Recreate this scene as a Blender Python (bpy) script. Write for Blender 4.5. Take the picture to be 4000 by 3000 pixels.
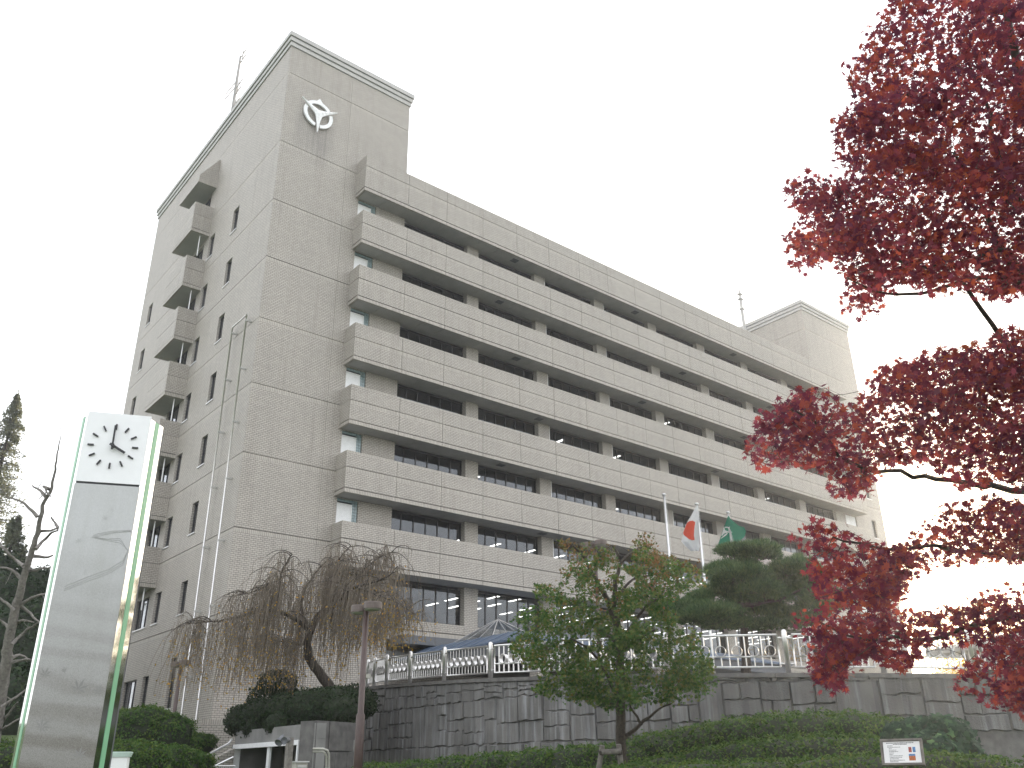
import bpy, math, random
import numpy as np
from mathutils import Vector

# ------------------------------------------------------------------ camera, world, sun, exposure
SC = bpy.context.scene
for o in list(bpy.data.objects):
    bpy.data.objects.remove(o, do_unlink=True)
COL = SC.collection
SC.render.resolution_x, SC.render.resolution_y = 1024, 768
YAW, PITCH, ROLL, FPX = 0.6939, 0.4185, -0.0146, 3389.8
CAM = np.array([-16.1162, -40.8678, 1.5865])
_f = np.array([math.sin(YAW) * math.cos(PITCH), math.cos(YAW) * math.cos(PITCH), math.sin(PITCH)])
_r0 = np.array([math.cos(YAW), -math.sin(YAW), 0.0]); _u0 = np.cross(_r0, _f)
_r = math.cos(ROLL) * _r0 + math.sin(ROLL) * _u0
_u = -math.sin(ROLL) * _r0 + math.cos(ROLL) * _u0
cam = bpy.data.cameras.new('camera'); camo = bpy.data.objects.new('camera', cam); COL.objects.link(camo)
cam.sensor_width = 36; cam.lens = 36 * FPX / 4000; cam.clip_start = .1; cam.clip_end = 3000
from mathutils import Matrix
camo.matrix_world = Matrix(((_r[0], _u[0], -_f[0], CAM[0]), (_r[1], _u[1], -_f[1], CAM[1]), (_r[2], _u[2], -_f[2], CAM[2]), (0, 0, 0, 1)))
SC.camera = camo

SUN_EL, SUN_AZ = math.radians(9.0), math.radians(65.0)      # azimuth from +Y towards +X
w = bpy.data.worlds.new('World'); SC.world = w; w.use_nodes = True
nt = w.node_tree; nt.nodes.clear()
sky = nt.nodes.new('ShaderNodeTexSky'); sky.sky_type = 'NISHITA'; sky.sun_disc = False
sky.sun_elevation = SUN_EL; sky.sun_rotation = SUN_AZ; sky.dust_density = 3.0; sky.air_density = 1.0; sky.ozone_density = 1.0
mixc = nt.nodes.new('ShaderNodeMix'); mixc.data_type = 'RGBA'; mixc.inputs[0].default_value = .72   # thin bright cloud over the whole sky
nt.links.new(sky.outputs[0], mixc.inputs[6]); mixc.inputs[7].default_value = (6.35, 6.42, 6.62, 1)
bg = nt.nodes.new('ShaderNodeBackground'); bg.inputs[1].default_value = .13
out = nt.nodes.new('ShaderNodeOutputWorld')
nt.links.new(mixc.outputs[2], bg.inputs[0]); nt.links.new(bg.outputs[0], out.inputs[0])
sl = bpy.data.lights.new('sun', 'SUN'); sl.energy = 2.6; sl.angle = math.radians(2.0); sl.color = (1.0, .86, .66)
so = bpy.data.objects.new('sun', sl); COL.objects.link(so)
sd = Vector((math.sin(SUN_AZ) * math.cos(SUN_EL), math.cos(SUN_AZ) * math.cos(SUN_EL), math.sin(SUN_EL)))
so.rotation_euler = sd.to_track_quat('Z', 'Y').to_euler(); so.location = (60, 40, 60)
SC.view_settings.view_transform = 'Standard'; SC.view_settings.look = 'None'
SC.view_settings.exposure = 1.62; SC.view_settings.gamma = 1

# ------------------------------------------------------------------ helpers
rng = np.random.default_rng(7); random.seed(7)
def ray(px, py): return _f + _r * (px - 2000) / FPX - _u * (py - 1500) / FPX
def at(px, py, D): return CAM + ray(px, py) * D            # the surveyed point seen there, D metres ahead
def pl(px, py, X=None, Y=None, Z=None):
    d = ray(px, py)
    t = (X - CAM[0]) / d[0] if X is not None else (Y - CAM[1]) / d[1] if Y is not None else (Z - CAM[2]) / d[2]
    return CAM + t * d
def project(P):
    d = np.asarray(P) - CAM; D = d @ _f
    return 2000 + FPX * (d @ _r) / D, 1500 - FPX * (d @ _u) / D

def nodes(name):
    m = bpy.data.materials.new(name); m.use_nodes = True
    t = m.node_tree; b = t.nodes['Principled BSDF']
    return m, t, b
def N(t, kind, **kw):
    n = t.nodes.new(kind)
    for k, v in kw.items():
        if k.startswith('i_'):
            k2 = k[2:]; n.inputs[int(k2) if k2.isdigit() else k2.replace('_', ' ')].default_value = v
        else: setattr(n, k, v)
    return n
def ramp(t, src, stops):
    r = t.nodes.new('ShaderNodeValToRGB'); e = r.color_ramp.elements
    while len(e) < len(stops): e.new(.5)
    for q, (p, c) in zip(e, stops): q.position = p; q.color = (*c, 1) if len(c) == 3 else c
    t.links.new(src, r.inputs[0]); return r.outputs[0]
def mix(t, f, a, b, mode='MIX'):
    n = t.nodes.new('ShaderNodeMix'); n.data_type = 'RGBA'; n.blend_type = mode
    for s, v in ((0, f), (6, a), (7, b)):
        if hasattr(v, 'is_linked'): t.links.new(v, n.inputs[s])
        else: n.inputs[s].default_value = v if not isinstance(v, tuple) else (*v, 1) if len(v) == 3 else v
    return n.outputs[2]
def plain(name, c, rough=.6, metal=0., spec=.5, var=.12, scale=6., bump=0., coord='Position'):
    m, t, b = nodes(name)
    g = N(t, 'ShaderNodeNewGeometry')
    n = N(t, 'ShaderNodeTexNoise', i_Scale=scale, i_Detail=5.0); t.links.new(g.outputs[coord], n.inputs['Vector'])
    lo = tuple(x * (1 - var) for x in c); hi = tuple(min(1, x * (1 + var)) for x in c)
    t.links.new(ramp(t, n.outputs['Fac'], [(.3, lo), (.7, hi)]), b.inputs['Base Color'])
    b.inputs['Roughness'].default_value = rough; b.inputs['Metallic'].default_value = metal; b.inputs['Specular IOR Level'].default_value = spec
    if bump:
        bn = N(t, 'ShaderNodeBump', i_Strength=bump, i_Distance=.02); t.links.new(n.outputs['Fac'], bn.inputs['Height']); t.links.new(bn.outputs[0], b.inputs['Normal'])
    return m

def brick_mat(name, soldier=False, base=(.46, .422, .372)):
    m, t, b = nodes(name)
    g = N(t, 'ShaderNodeNewGeometry'); sp = N(t, 'ShaderNodeSeparateXYZ'); t.links.new(g.outputs['Position'], sp.inputs[0])
    sn = N(t, 'ShaderNodeSeparateXYZ'); t.links.new(g.outputs['True Normal'], sn.inputs[0])
    ab = N(t, 'ShaderNodeMath', operation='ABSOLUTE'); t.links.new(sn.outputs[0], ab.inputs[0])
    gt = N(t, 'ShaderNodeMath', operation='GREATER_THAN', i_1=.5); t.links.new(ab.outputs[0], gt.inputs[0])
    mf = N(t, 'ShaderNodeMix'); t.links.new(gt.outputs[0], mf.inputs[0]); t.links.new(sp.outputs[0], mf.inputs[2]); t.links.new(sp.outputs[1], mf.inputs[3])
    cb = N(t, 'ShaderNodeCombineXYZ')
    if soldier: t.links.new(sp.outputs[2], cb.inputs[0]); t.links.new(mf.outputs[0], cb.inputs[1])
    else: t.links.new(mf.outputs[0], cb.inputs[0]); t.links.new(sp.outputs[2], cb.inputs[1])
    c2 = tuple(x * .86 for x in base)
    bt = N(t, 'ShaderNodeTexBrick', i_Color1=(*base, 1), i_Color2=(*c2, 1), i_Mortar=(.17, .16, .15, 1), i_Scale=1.0, i_Bias=0.0)
    bt.inputs['Mortar Smooth'].default_value = .15
    if soldier:
        bt.offset = 0; bt.inputs['Brick Width'].default_value = 40.; bt.inputs['Row Height'].default_value = .10; bt.inputs['Mortar Size'].default_value = .011
    else:
        bt.inputs['Brick Width'].default_value = .235; bt.inputs['Row Height'].default_value = .098; bt.inputs['Mortar Size'].default_value = .012
    t.links.new(cb.outputs[0], bt.inputs['Vector'])
    # weathering: broad tone drift and faint vertical rain streaks
    nz = N(t, 'ShaderNodeTexNoise', i_Scale=.35, i_Detail=6.0); t.links.new(g.outputs['Position'], nz.inputs['Vector'])
    mp = N(t, 'ShaderNodeMapping'); mp.inputs['Scale'].default_value = (3.6, 3.6, .1); t.links.new(g.outputs['Position'], mp.inputs['Vector'])
    st = N(t, 'ShaderNodeTexNoise', i_Scale=1.0, i_Detail=5.0, i_Roughness=.65); t.links.new(mp.outputs[0], st.inputs['Vector'])
    d1 = ramp(t, nz.outputs['Fac'], [(.25, (.93, .93, .93)), (.75, (1.03, 1.025, 1.02))])
    d2 = ramp(t, st.outputs['Fac'], [(.28, (.86, .85, .84)), (.5, (1, 1, 1))])
    # soot that has washed down below the emblem
    def band(src, a, b, c, d):
        q = N(t, 'ShaderNodeMapRange', interpolation_type='SMOOTHSTEP', i_1=a, i_2=b); q2 = N(t, 'ShaderNodeMapRange', interpolation_type='SMOOTHSTEP', i_1=d, i_2=c)
        t.links.new(src, q.inputs[0]); t.links.new(src, q2.inputs[0]); m_ = N(t, 'ShaderNodeMath', operation='MULTIPLY'); t.links.new(q.outputs[0], m_.inputs[0]); t.links.new(q2.outputs[0], m_.inputs[1]); return m_.outputs[0]
    so_ = N(t, 'ShaderNodeMath', operation='MULTIPLY'); t.links.new(band(sp.outputs[0], .5, 1.3, 2.9, 3.9), so_.inputs[0]); t.links.new(band(sp.outputs[2], 35.2, 37.6, 38.6, 39.8), so_.inputs[1])
    s2 = N(t, 'ShaderNodeMath', operation='MULTIPLY'); t.links.new(so_.outputs[0], s2.inputs[0]); t.links.new(ramp(t, st.outputs['Fac'], [(.3, (.55, .55, .55)), (.65, (.12, .12, .12))]), s2.inputs[1])
    c = mix(t, 1.0, bt.outputs['Color'], d1, 'MULTIPLY'); c = mix(t, 1.0, c, d2, 'MULTIPLY'); c = mix(t, s2.outputs[0], c, (.13, .12, .115))
    t.links.new(c, b.inputs['Base Color']); b.inputs['Roughness'].default_value = .55; b.inputs['Specular IOR Level'].default_value = .35
    iv = N(t, 'ShaderNodeMath', operation='SUBTRACT', i_0=1.0); t.links.new(bt.outputs['Fac'], iv.inputs[1])
    bn = N(t, 'ShaderNodeBump', i_Strength=.6, i_Distance=.01); t.links.new(iv.outputs[0], bn.inputs['Height']); t.links.new(bn.outputs[0], b.inputs['Normal'])
    return m

def glass_mat(name, tint=(.6, .62, .63), ior=.08, rough=.02):
    m = bpy.data.materials.new(name); m.use_nodes = True; t = m.node_tree; t.nodes.clear()
    o = N(t, 'ShaderNodeOutputMaterial'); tr = N(t, 'ShaderNodeBsdfTransparent'); tr.inputs[0].default_value = (*tint, 1)
    gl = N(t, 'ShaderNodeBsdfGlossy', i_Roughness=rough); gl.inputs[0].default_value = (.92, .95, 1, 1)
    lw = N(t, 'ShaderNodeLayerWeight', i_Blend=.5); pw = N(t, 'ShaderNodeMath', operation='POWER', i_1=3.4); t.links.new(lw.outputs['Facing'], pw.inputs[0])
    fr = N(t, 'ShaderNodeMath', operation='MULTIPLY_ADD', i_1=1 - ior, i_2=ior); t.links.new(pw.outputs[0], fr.inputs[0])      # both faces of the pane reflect alike
    g = N(t, 'ShaderNodeNewGeometry'); nz = N(t, 'ShaderNodeTexNoise', i_Scale=.9, i_Detail=2.0); t.links.new(g.outputs['Position'], nz.inputs['Vector'])
    bn = N(t, 'ShaderNodeBump', i_Strength=.03, i_Distance=.05); t.links.new(nz.outputs['Fac'], bn.inputs['Height']); t.links.new(bn.outputs[0], gl.inputs['Normal'])
    mx = N(t, 'ShaderNodeMixShader'); t.links.new(fr.outputs[0], mx.inputs[0]); t.links.new(tr.outputs[0], mx.inputs[1]); t.links.new(gl.outputs[0], mx.inputs[2])
    t.links.new(mx.outputs[0], o.inputs[0]); return m

def leaf_mat(name, cols, trans=.45, rough=.5, spec=.25):
    """cols: ramp stops by a random number per leaf."""
    m = bpy.data.materials.new(name); m.use_nodes = True; t = m.node_tree; t.nodes.clear()
    o = N(t, 'ShaderNodeOutputMaterial'); g = N(t, 'ShaderNodeNewGeometry')
    nz = N(t, 'ShaderNodeTexNoise', i_Scale=1.3, i_Detail=3.0); t.links.new(g.outputs['Position'], nz.inputs['Vector'])
    a = N(t, 'ShaderNodeMath', operation='MULTIPLY_ADD', i_1=.6, i_2=-.12); t.links.new(g.outputs['Random Per Island'], a.inputs[0])
    b = N(t, 'ShaderNodeMath', operation='MULTIPLY_ADD', i_1=.62); t.links.new(nz.outputs['Fac'], b.inputs[0]); t.links.new(a.outputs[0], b.inputs[2])
    c = ramp(t, b.outputs[0], cols)
    p = N(t, 'ShaderNodeBsdfPrincipled', i_Roughness=rough); p.inputs['Specular IOR Level'].default_value = spec; t.links.new(c, p.inputs['Base Color'])
    if trans > 0:
        tl = N(t, 'ShaderNodeBsdfTranslucent'); hc = mix(t, 1.0, c, (1.5, 1.35, 1.1), 'MULTIPLY'); t.links.new(hc, tl.inputs[0])
        mx = N(t, 'ShaderNodeMixShader', i_0=trans); t.links.new(p.outputs[0], mx.inputs[1]); t.links.new(tl.outputs[0], mx.inputs[2]); t.links.new(mx.outputs[0], o.inputs[0])
    else: t.links.new(p.outputs[0], o.inputs[0])
    return m

def emit_mat(name, c, s):
    m = bpy.data.materials.new(name); m.use_nodes = True; t = m.node_tree; b = t.nodes['Principled BSDF']
    b.inputs['Base Color'].default_value = (.8, .8, .8, 1); b.inputs['Emission Color'].default_value = (*c, 1); b.inputs['Emission Strength'].default_value = s
    return m

ORG = {}
def link(name, data, parent=None, org=(0, 0, 0)):
    """Mesh vertices are relative to org (world)."""
    o = bpy.data.objects.new(name, data); COL.objects.link(o)
    po = ORG[parent.name] if parent is not None else np.zeros(3)
    o.location = np.array(org, float) - po
    if parent is not None: o.parent = parent
    ORG[o.name] = np.array(org, float); return o
def thing(name, label, cat, loc, group=None):
    o = link(name, None, None, loc); o.empty_display_size = .3
    return tag(o, label, cat, group)
def tag(o, label=None, cat=None, group=None, kind=None):
    if label: o['label'] = label
    if cat: o['category'] = cat
    if group: o['group'] = group
    if kind: o['kind'] = kind
    return o

class MB:
    def __init__(s): s.v, s.f, s.m = [], [], []
    def quad(s, a, b, c, d, m=0):
        n = len(s.v); s.v += [tuple(a), tuple(b), tuple(c), tuple(d)]; s.f.append((n, n + 1, n + 2, n + 3)); s.m.append(m)
    def poly(s, pts, m=0):
        n = len(s.v); s.v += [tuple(p) for p in pts]; s.f.append(tuple(range(n, n + len(pts)))); s.m.append(m)
    def box(s, x0, x1, y0, y1, z0, z1, m=0):
        n = len(s.v)
        s.v += [(x0, y0, z0), (x1, y0, z0), (x1, y1, z0), (x0, y1, z0), (x0, y0, z1), (x1, y0, z1), (x1, y1, z1), (x0, y1, z1)]
        for q in ((3, 2, 1, 0), (4, 5, 6, 7), (0, 1, 5, 4), (1, 2, 6, 5), (2, 3, 7, 6), (3, 0, 4, 7)): s.f.append(tuple(n + i for i in q)); s.m.append(m)
    def obox(s, c, ax, ay, az, hx, hy, hz, m=0):
        c = np.array(c, float); n = len(s.v); ax, ay, az = (np.array(q, float) for q in (ax, ay, az))
        for dz in (-1, 1):
            for dx, dy in ((-1, -1), (1, -1), (1, 1), (-1, 1)): s.v.append(tuple(c + ax * dx * hx + ay * dy * hy + az * dz * hz))
        for q in ((3, 2, 1, 0), (4, 5, 6, 7), (0, 1, 5, 4), (1, 2, 6, 5), (2, 3, 7, 6), (3, 0, 4, 7)): s.f.append(tuple(n + i for i in q)); s.m.append(m)
    def tube(s, pts, r, sides=6, m=0, cap=True):
        pts = np.array(pts, float); k = len(pts); r = np.broadcast_to(np.array(r, float), (k,))
        tg = np.gradient(pts, axis=0); tg /= np.linalg.norm(tg, axis=1)[:, None] + 1e-12
        ref = np.array([0, 0, 1.0]) if abs(tg[:, 2]).mean() < .8 else np.array([1.0, 0, 0])
        a = np.cross(tg, ref); a /= np.linalg.norm(a, axis=1)[:, None] + 1e-12; b = np.cross(tg, a)
        th = np.arange(sides) * 2 * math.pi / sides
        V = pts[:, None] + r[:, None, None] * (a[:, None] * np.cos(th)[None, :, None] + b[:, None] * np.sin(th)[None, :, None])
        n = len(s.v); s.v += [tuple(q) for q in V.reshape(-1, 3)]
        for i in range(k - 1):
            for j in range(sides):
                j2 = (j + 1) % sides
                s.f.append((n + i * sides + j, n + i * sides + j2, n + (i + 1) * sides + j2, n + (i + 1) * sides + j)); s.m.append(m)
        if cap:
            s.f.append(tuple(n + j for j in range(sides))); s.m.append(m); s.f.append(tuple(n + (k - 1) * sides + j for j in reversed(range(sides)))); s.m.append(m)
    def lathe(s, c, prof, sides=16, m=0):
        c = np.array(c, float); n = len(s.v)
        for r, z in prof:
            for j in range(sides):
                th = 2 * math.pi * j / sides; s.v.append((c[0] + r * math.cos(th), c[1] + r * math.sin(th), c[2] + z))
        for i in range(len(prof) - 1):
            for j in range(sides):
                j2 = (j + 1) % sides; s.f.append((n + i * sides + j, n + i * sides + j2, n + (i + 1) * sides + j2, n + (i + 1) * sides + j)); s.m.append(m)
        s.f.append(tuple(n + j for j in reversed(range(sides)))); s.m.append(m)
        s.f.append(tuple(n + (len(prof) - 1) * sides + j for j in range(sides))); s.m.append(m)
    def mesh(s, name, mats, smooth=False):
        me = bpy.data.meshes.new(name); me.from_pydata(s.v, [], s.f)
        for q in (mats if isinstance(mats, (list, tuple)) else [mats]): me.materials.append(q)
        me.polygons.foreach_set('material_index', s.m)
        if smooth: me.polygons.foreach_set('use_smooth', [True] * len(s.f))
        me.update(); return me
    def build(s, name, mats, parent=None, org=(0, 0, 0), smooth=False):
        return link(name, s.mesh(name, mats, smooth), parent, org)

def np_mesh(name, V, F, mat, smooth=False):
    """V (n,3), F (m,k) all faces of k corners."""
    me = bpy.data.meshes.new(name); V = np.asarray(V, np.float32); F = np.asarray(F, np.int32); k = F.shape[1]
    me.vertices.add(len(V)); me.vertices.foreach_set('co', V.ravel())
    me.loops.add(F.size); me.loops.foreach_set('vertex_index', F.ravel())
    me.polygons.add(len(F)); me.polygons.foreach_set('loop_start', np.arange(len(F), dtype=np.int32) * k)
    me.materials.append(mat); me.update(calc_edges=True)
    if smooth: me.polygons.foreach_set('use_smooth', [True] * len(F))
    return me
def unit(a): return a / (np.linalg.norm(a, axis=-1, keepdims=True) + 1e-12)
def leaves(name, P, Nn, size, tpl, mat, parent, curl=.25):
    """One small face set per leaf: P positions, Nn leaf normals, size scale; tpl = (xy outline, tri fan from the centre)."""
    P = np.asarray(P, float); n = len(P); Nn = unit(np.asarray(Nn, float))
    ref = unit(rng.normal(size=(n, 3))); A = unit(np.cross(Nn, ref)); B = np.cross(Nn, A)
    xy = np.array(tpl, float); k = len(xy); sz = np.asarray(size)[:, None, None]
    zz = -curl * (xy ** 2).sum(1)
    V = P[:, None] + sz * (A[:, None] * xy[None, :, 0, None] + B[:, None] * xy[None, :, 1, None] + Nn[:, None] * zz[None, :, None])
    V = np.concatenate([P[:, None], V], 1).reshape(-1, 3)
    idx = np.arange(n)[:, None, None] * (k + 1)
    tri = np.array([(0, 1 + i, 1 + (i + 1) % k) for i in range(k)])[None]
    me = np_mesh(name, V, (idx + tri).reshape(-1, 3), mat)
    o = link(name, me, parent, (0, 0, 0)); o['kind'] = 'stuff'; return o
STAR = []
for i in range(7):
    a = math.radians(-140 + i * 280 / 6); L = (.5, .78, .95, 1.0, .95, .78, .5)[i] * .55
    STAR.append((L * math.sin(a), L * math.cos(a)))
    if i < 6:
        a2 = a + math.radians(140 / 6); STAR.append((.2 * math.sin(a2), .2 * math.cos(a2)))
STAR5 = []
for i in range(5):
    a = math.radians(-120 + i * 60); L = (.6, .85, 1.0, .85, .6)[i] * .55
    STAR5.append((L * math.sin(a), L * math.cos(a)))
    if i < 4: STAR5.append((.2 * math.sin(a + .52), .2 * math.cos(a + .52)))
OVAL = [(0, -.5), (.24, -.1), (.2, .2), (0, .5), (-.2, .2), (-.24, -.1)]
RHOMB = [(0, -.5), (.26, 0), (0, .5), (-.26, 0)]
IVY = [(0, -.3), (.35, -.42), (.5, -.05), (.22, .08), (0, .55), (-.22, .08), (-.5, -.05), (-.35, -.42)]

def grow(mb, limbs, targets, rtip=.006, bend=.12, sides=5, sag=0.):
    """limbs: (points, r0, r1) drawn as they are; each target is joined to the nearest wood by a bent twig."""
    nod, rad = [], []
    for pts, r0, r1 in limbs:
        pts = np.array(pts, float)
        s = np.concatenate([[0], np.cumsum(np.linalg.norm(np.diff(pts, axis=0), axis=1))]); L = s[-1]
        q = np.linspace(0, L, max(6, int(L / .15)))
        fine = np.stack([np.interp(q, s, pts[:, i]) for i in range(3)], 1)
        for _ in range(2): fine[1:-1] = (fine[:-2] + 2 * fine[1:-1] + fine[2:]) / 4
        fine[1:-1] += rng.normal(size=(len(fine) - 2, 3)) * min(r0, .06) * .22
        rr = r0 + (r1 - r0) * (q / L) ** .8
        mb.tube(fine, rr, max(sides, 7)); nod += list(fine[2:]); rad += list(rr[2:])
    base = np.array(limbs[0][0][0], float)
    T = np.array(targets, float)
    if len(T) == 0: return
    nodA = np.array(nod); d0 = np.array([np.min(np.linalg.norm(nodA - q, axis=1)) for q in T])
    for q in T[np.argsort(d0)]:
        A = np.array(nod); d = np.linalg.norm(A - q, axis=1) + .12 * np.linalg.norm(A - base, axis=1)
        i = int(np.argmin(d)); p = A[i]; L = np.linalg.norm(q - p)
        if L < .03: continue
        k = max(3, int(L / .18) + 1); tt = np.linspace(0, 1, k + 1)[:, None]
        off = rng.normal(size=3) * L * bend + np.array([0, 0, -sag * L])
        pts = p + (q - p) * tt + off * (4 * tt * (1 - tt)); r0 = min(rad[i] * .75, rtip * (1 + 2.2 * L))
        rr = np.linspace(r0, rtip * .7, k + 1); mb.tube(pts, rr, 4 if r0 < .02 else sides, cap=False)
        nod += list(pts[1:]); rad += list(rr[1:])

def in_poly(x, y, poly):
    poly = np.array(poly, float); x = np.asarray(x); y = np.asarray(y); c = np.zeros(x.shape, bool); j = len(poly) - 1
    for i in range(len(poly)):
        xi, yi = poly[i]; xj, yj = poly[j]
        hit = ((yi > y) != (yj > y)) & (x < (xj - xi) * (y - yi) / (yj - yi + 1e-9) + xi); c ^= hit; j = i
    return c

# ------------------------------------------------------------------ materials
M = {}
M['brick'] = brick_mat('beige_tile'); M['soldier'] = brick_mat('beige_tile_upright', True)
M['core'] = plain('wall_core', (.06, .06, .06), .9)
M['soffit'] = plain('soffit_board', (.37, .36, .35), .8, var=.08, scale=1.5)
M['slab'] = plain('slab_concrete', (.30, .29, .28), .85)
M['cornice'] = plain('cornice_tile', (.42, .41, .39), .6, var=.06, scale=2)
M['frame'] = plain('dark_bronze_frame', (.035, .034, .037), .4, .3)
M['glass'] = glass_mat('window_glass', (.56, .57, .58), .07); M['glass2'] = glass_mat('side_window_glass', (.4, .41, .42), .05)
M['skyglass'] = glass_mat('skylight_glass', (.85, .88, .9), .05)
M['white'] = plain('white_paint', (.78, .78, .78), .45, var=.04)
M['gblock'] = plain('glass_block', (.22, .29, .30), .12, var=.2, scale=9, spec=.7)
M['alu'] = plain('aluminium', (.62, .62, .62), .35, .8, var=.06)
M['steel'] = plain('stainless_steel', (.62, .61, .60), .28, .85, var=.08, scale=12)
M['ceil'] = plain('office_ceiling', (.34, .34, .33), .9, var=.05); M['room'] = plain('office_wall', (.16, .155, .15), .9)
M['lamp'] = emit_mat('fluorescent_tube', (1, .98, .9), 5.0)
M['blue'] = plain('blue_metal_roof', (.085, .12, .18), .4, .2, var=.12, scale=2)
M['darkgrey'] = plain('dark_grey_panel', (.10, .105, .115), .55)
M['brown'] = plain('brown_painted_steel', (.06, .036, .031), .45, var=.15, scale=9)
M['brownhead'] = plain('faded_lamp_cover', (.1, .075, .065), .5, var=.15, scale=9)
M['diff'] = plain('lamp_diffuser', (.35, .34, .3), .4)
M['bark'] = plain('bark', (.05, .04, .033), .9, var=.4, scale=22, bump=.6)
M['darkbark'] = plain('dark_bark', (.04, .032, .028), .9, var=.4, scale=25, bump=.6)
M['greybark'] = plain('grey_bark', (.17, .155, .14), .9, var=.35, scale=14, bump=.6)
M['twig'] = plain('twig', (.15, .122, .092), .9, var=.3, scale=9)
M['timber'] = plain('weathered_timber', (.17, .155, .14), .85, var=.3, scale=14, bump=.3)
M['concrete'] = plain('concrete', (.2, .196, .188), .9, var=.22, scale=1.6, bump=.2)
M['cap'] = plain('wall_coping', (.11, .105, .10), .85, var=.3, scale=4, bump=.2)
M['red'] = leaf_mat('red_maple_leaf', [(.1, (.08, .025, .055)), (.4, (.135, .032, .06)), (.6, (.19, .04, .054)), (.82, (.28, .065, .042)), (1, (.3, .12, .05))], .5, rough=.75, spec=.1)
M['green'] = leaf_mat('green_maple_leaf', [(.1, (.024, .062, .022)), (.45, (.056, .118, .03)), (.66, (.1, .145, .038)), (.82, (.15, .135, .042)), (1, (.2, .1, .045))], .38, rough=.7, spec=.15)
M['turn'] = leaf_mat('turning_maple_leaf', [(.1, (.06, .085, .028)), (.45, (.13, .1, .04)), (.7, (.21, .11, .05)), (1, (.26, .12, .06))], .38, rough=.7, spec=.15)
M['hedge'] = leaf_mat('azalea_leaf', [(.1, (.022, .055, .015)), (.5, (.052, .105, .024)), (.8, (.1, .145, .034)), (1, (.17, .15, .045))], .32, rough=.7, spec=.15)
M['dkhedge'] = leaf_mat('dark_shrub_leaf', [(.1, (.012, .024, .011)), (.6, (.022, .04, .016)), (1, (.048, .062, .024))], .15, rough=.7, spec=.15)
M['needle'] = leaf_mat('pine_needle', [(.1, (.015, .042, .022)), (.45, (.05, .11, .046)), (1, (.14, .2, .075))], .3, rough=.7, spec=.15)
M['cedar'] = leaf_mat('conifer_spray', [(.1, (.08, .1, .075)), (.55, (.13, .15, .1)), (1, (.2, .2, .14))], .5)
M['gold'] = leaf_mat('yellow_leaf', [(.1, (.17, .14, .035)), (.5, (.32, .22, .04)), (.85, (.48, .26, .045)), (1, (.5, .2, .05))], .45)
M['ginkgo'] = leaf_mat('ginkgo_leaf', [(.1, (.4, .27, .02)), (.6, (.62, .42, .04)), (1, (.7, .5, .08))], .4)
M['ivy'] = leaf_mat('ivy_leaf', [(.1, (.012, .028, .018)), (.62, (.028, .055, .03)), (.78, (.05, .1, .045)), (.86, (.17, .27, .1)), (1, (.22, .33, .14))], .12, rough=.65, spec=.15)
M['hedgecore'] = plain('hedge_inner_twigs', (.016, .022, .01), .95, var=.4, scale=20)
M['soil'] = plain('soil', (.06, .05, .035), .95, var=.3, scale=5)
M['paving'] = plain('paving', (.24, .235, .225), .85, var=.15, scale=3)
M['grass'] = plain('lawn', (.06, .09, .025), .9, var=.4, scale=12, bump=.5)
M['green_strip'] = plain('green_strip', (.19, .42, .25), .35, var=.06)
M['mirror'] = plain('mirror_polished_steel', (.72, .74, .73), .06, 1., var=.03)
M['ink'] = plain('clock_mark', (.018, .017, .02), .5)
M['wood_brown'] = plain('wood', (.2, .12, .08), .6)

def wall_stone_mat():
    m, t, b = nodes('textured_concrete_stone'); g = N(t, 'ShaderNodeNewGeometry')
    n1 = N(t, 'ShaderNodeTexNoise', i_Scale=1.1, i_Detail=8.0); t.links.new(g.outputs['Position'], n1.inputs['Vector'])
    n2 = N(t, 'ShaderNodeTexNoise', i_Scale=26., i_Detail=6.0); t.links.new(g.outputs['Position'], n2.inputs['Vector'])
    mp = N(t, 'ShaderNodeMapping'); mp.inputs['Scale'].default_value = (5.5, 5.5, .35); t.links.new(g.outputs['Position'], mp.inputs['Vector'])
    n3 = N(t, 'ShaderNodeTexNoise', i_Scale=1., i_Detail=7.0, i_Roughness=.7); t.links.new(mp.outputs[0], n3.inputs['Vector'])
    c = ramp(t, n1.outputs['Fac'], [(.3, (.085, .083, .08)), (.55, (.115, .112, .108)), (.75, (.145, .14, .135))])
    ri = mix(t, 1., c, ramp(t, g.outputs['Random Per Island'], [(0, (.78, .78, .8)), (1, (1.12, 1.1, 1.08))]), 'MULTIPLY')
    n4 = N(t, 'ShaderNodeTexNoise', i_Scale=.28, i_Detail=3.0); t.links.new(g.outputs['Position'], n4.inputs['Vector'])
    msk = N(t, 'ShaderNodeMath', operation='MULTIPLY'); 
    t.links.new(ramp(t, n3.outputs['Fac'], [(.48, (0, 0, 0)), (.7, (.6, .6, .6))]), msk.inputs[0])
    t.links.new(ramp(t, n4.outputs['Fac'], [(.38, (.12, .12, .12)), (.56, (1, 1, 1))]), msk.inputs[1])
    c2 = mix(t, msk.outputs[0], ri, (.34, .345, .36))       # lime that has run down the face
    t.links.new(c2, b.inputs['Base Color']); b.inputs['Roughness'].default_value = .85
    ad = N(t, 'ShaderNodeMath', operation='MULTIPLY_ADD', i_1=.35); t.links.new(n2.outputs['Fac'], ad.inputs[0]); t.links.new(n1.outputs['Fac'], ad.inputs[2])
    bn = N(t, 'ShaderNodeBump', i_Strength=.9, i_Distance=.06); t.links.new(ad.outputs[0], bn.inputs['Height']); t.links.new(bn.outputs[0], b.inputs['Normal'])
    return m
M['stone'] = wall_stone_mat()

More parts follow.
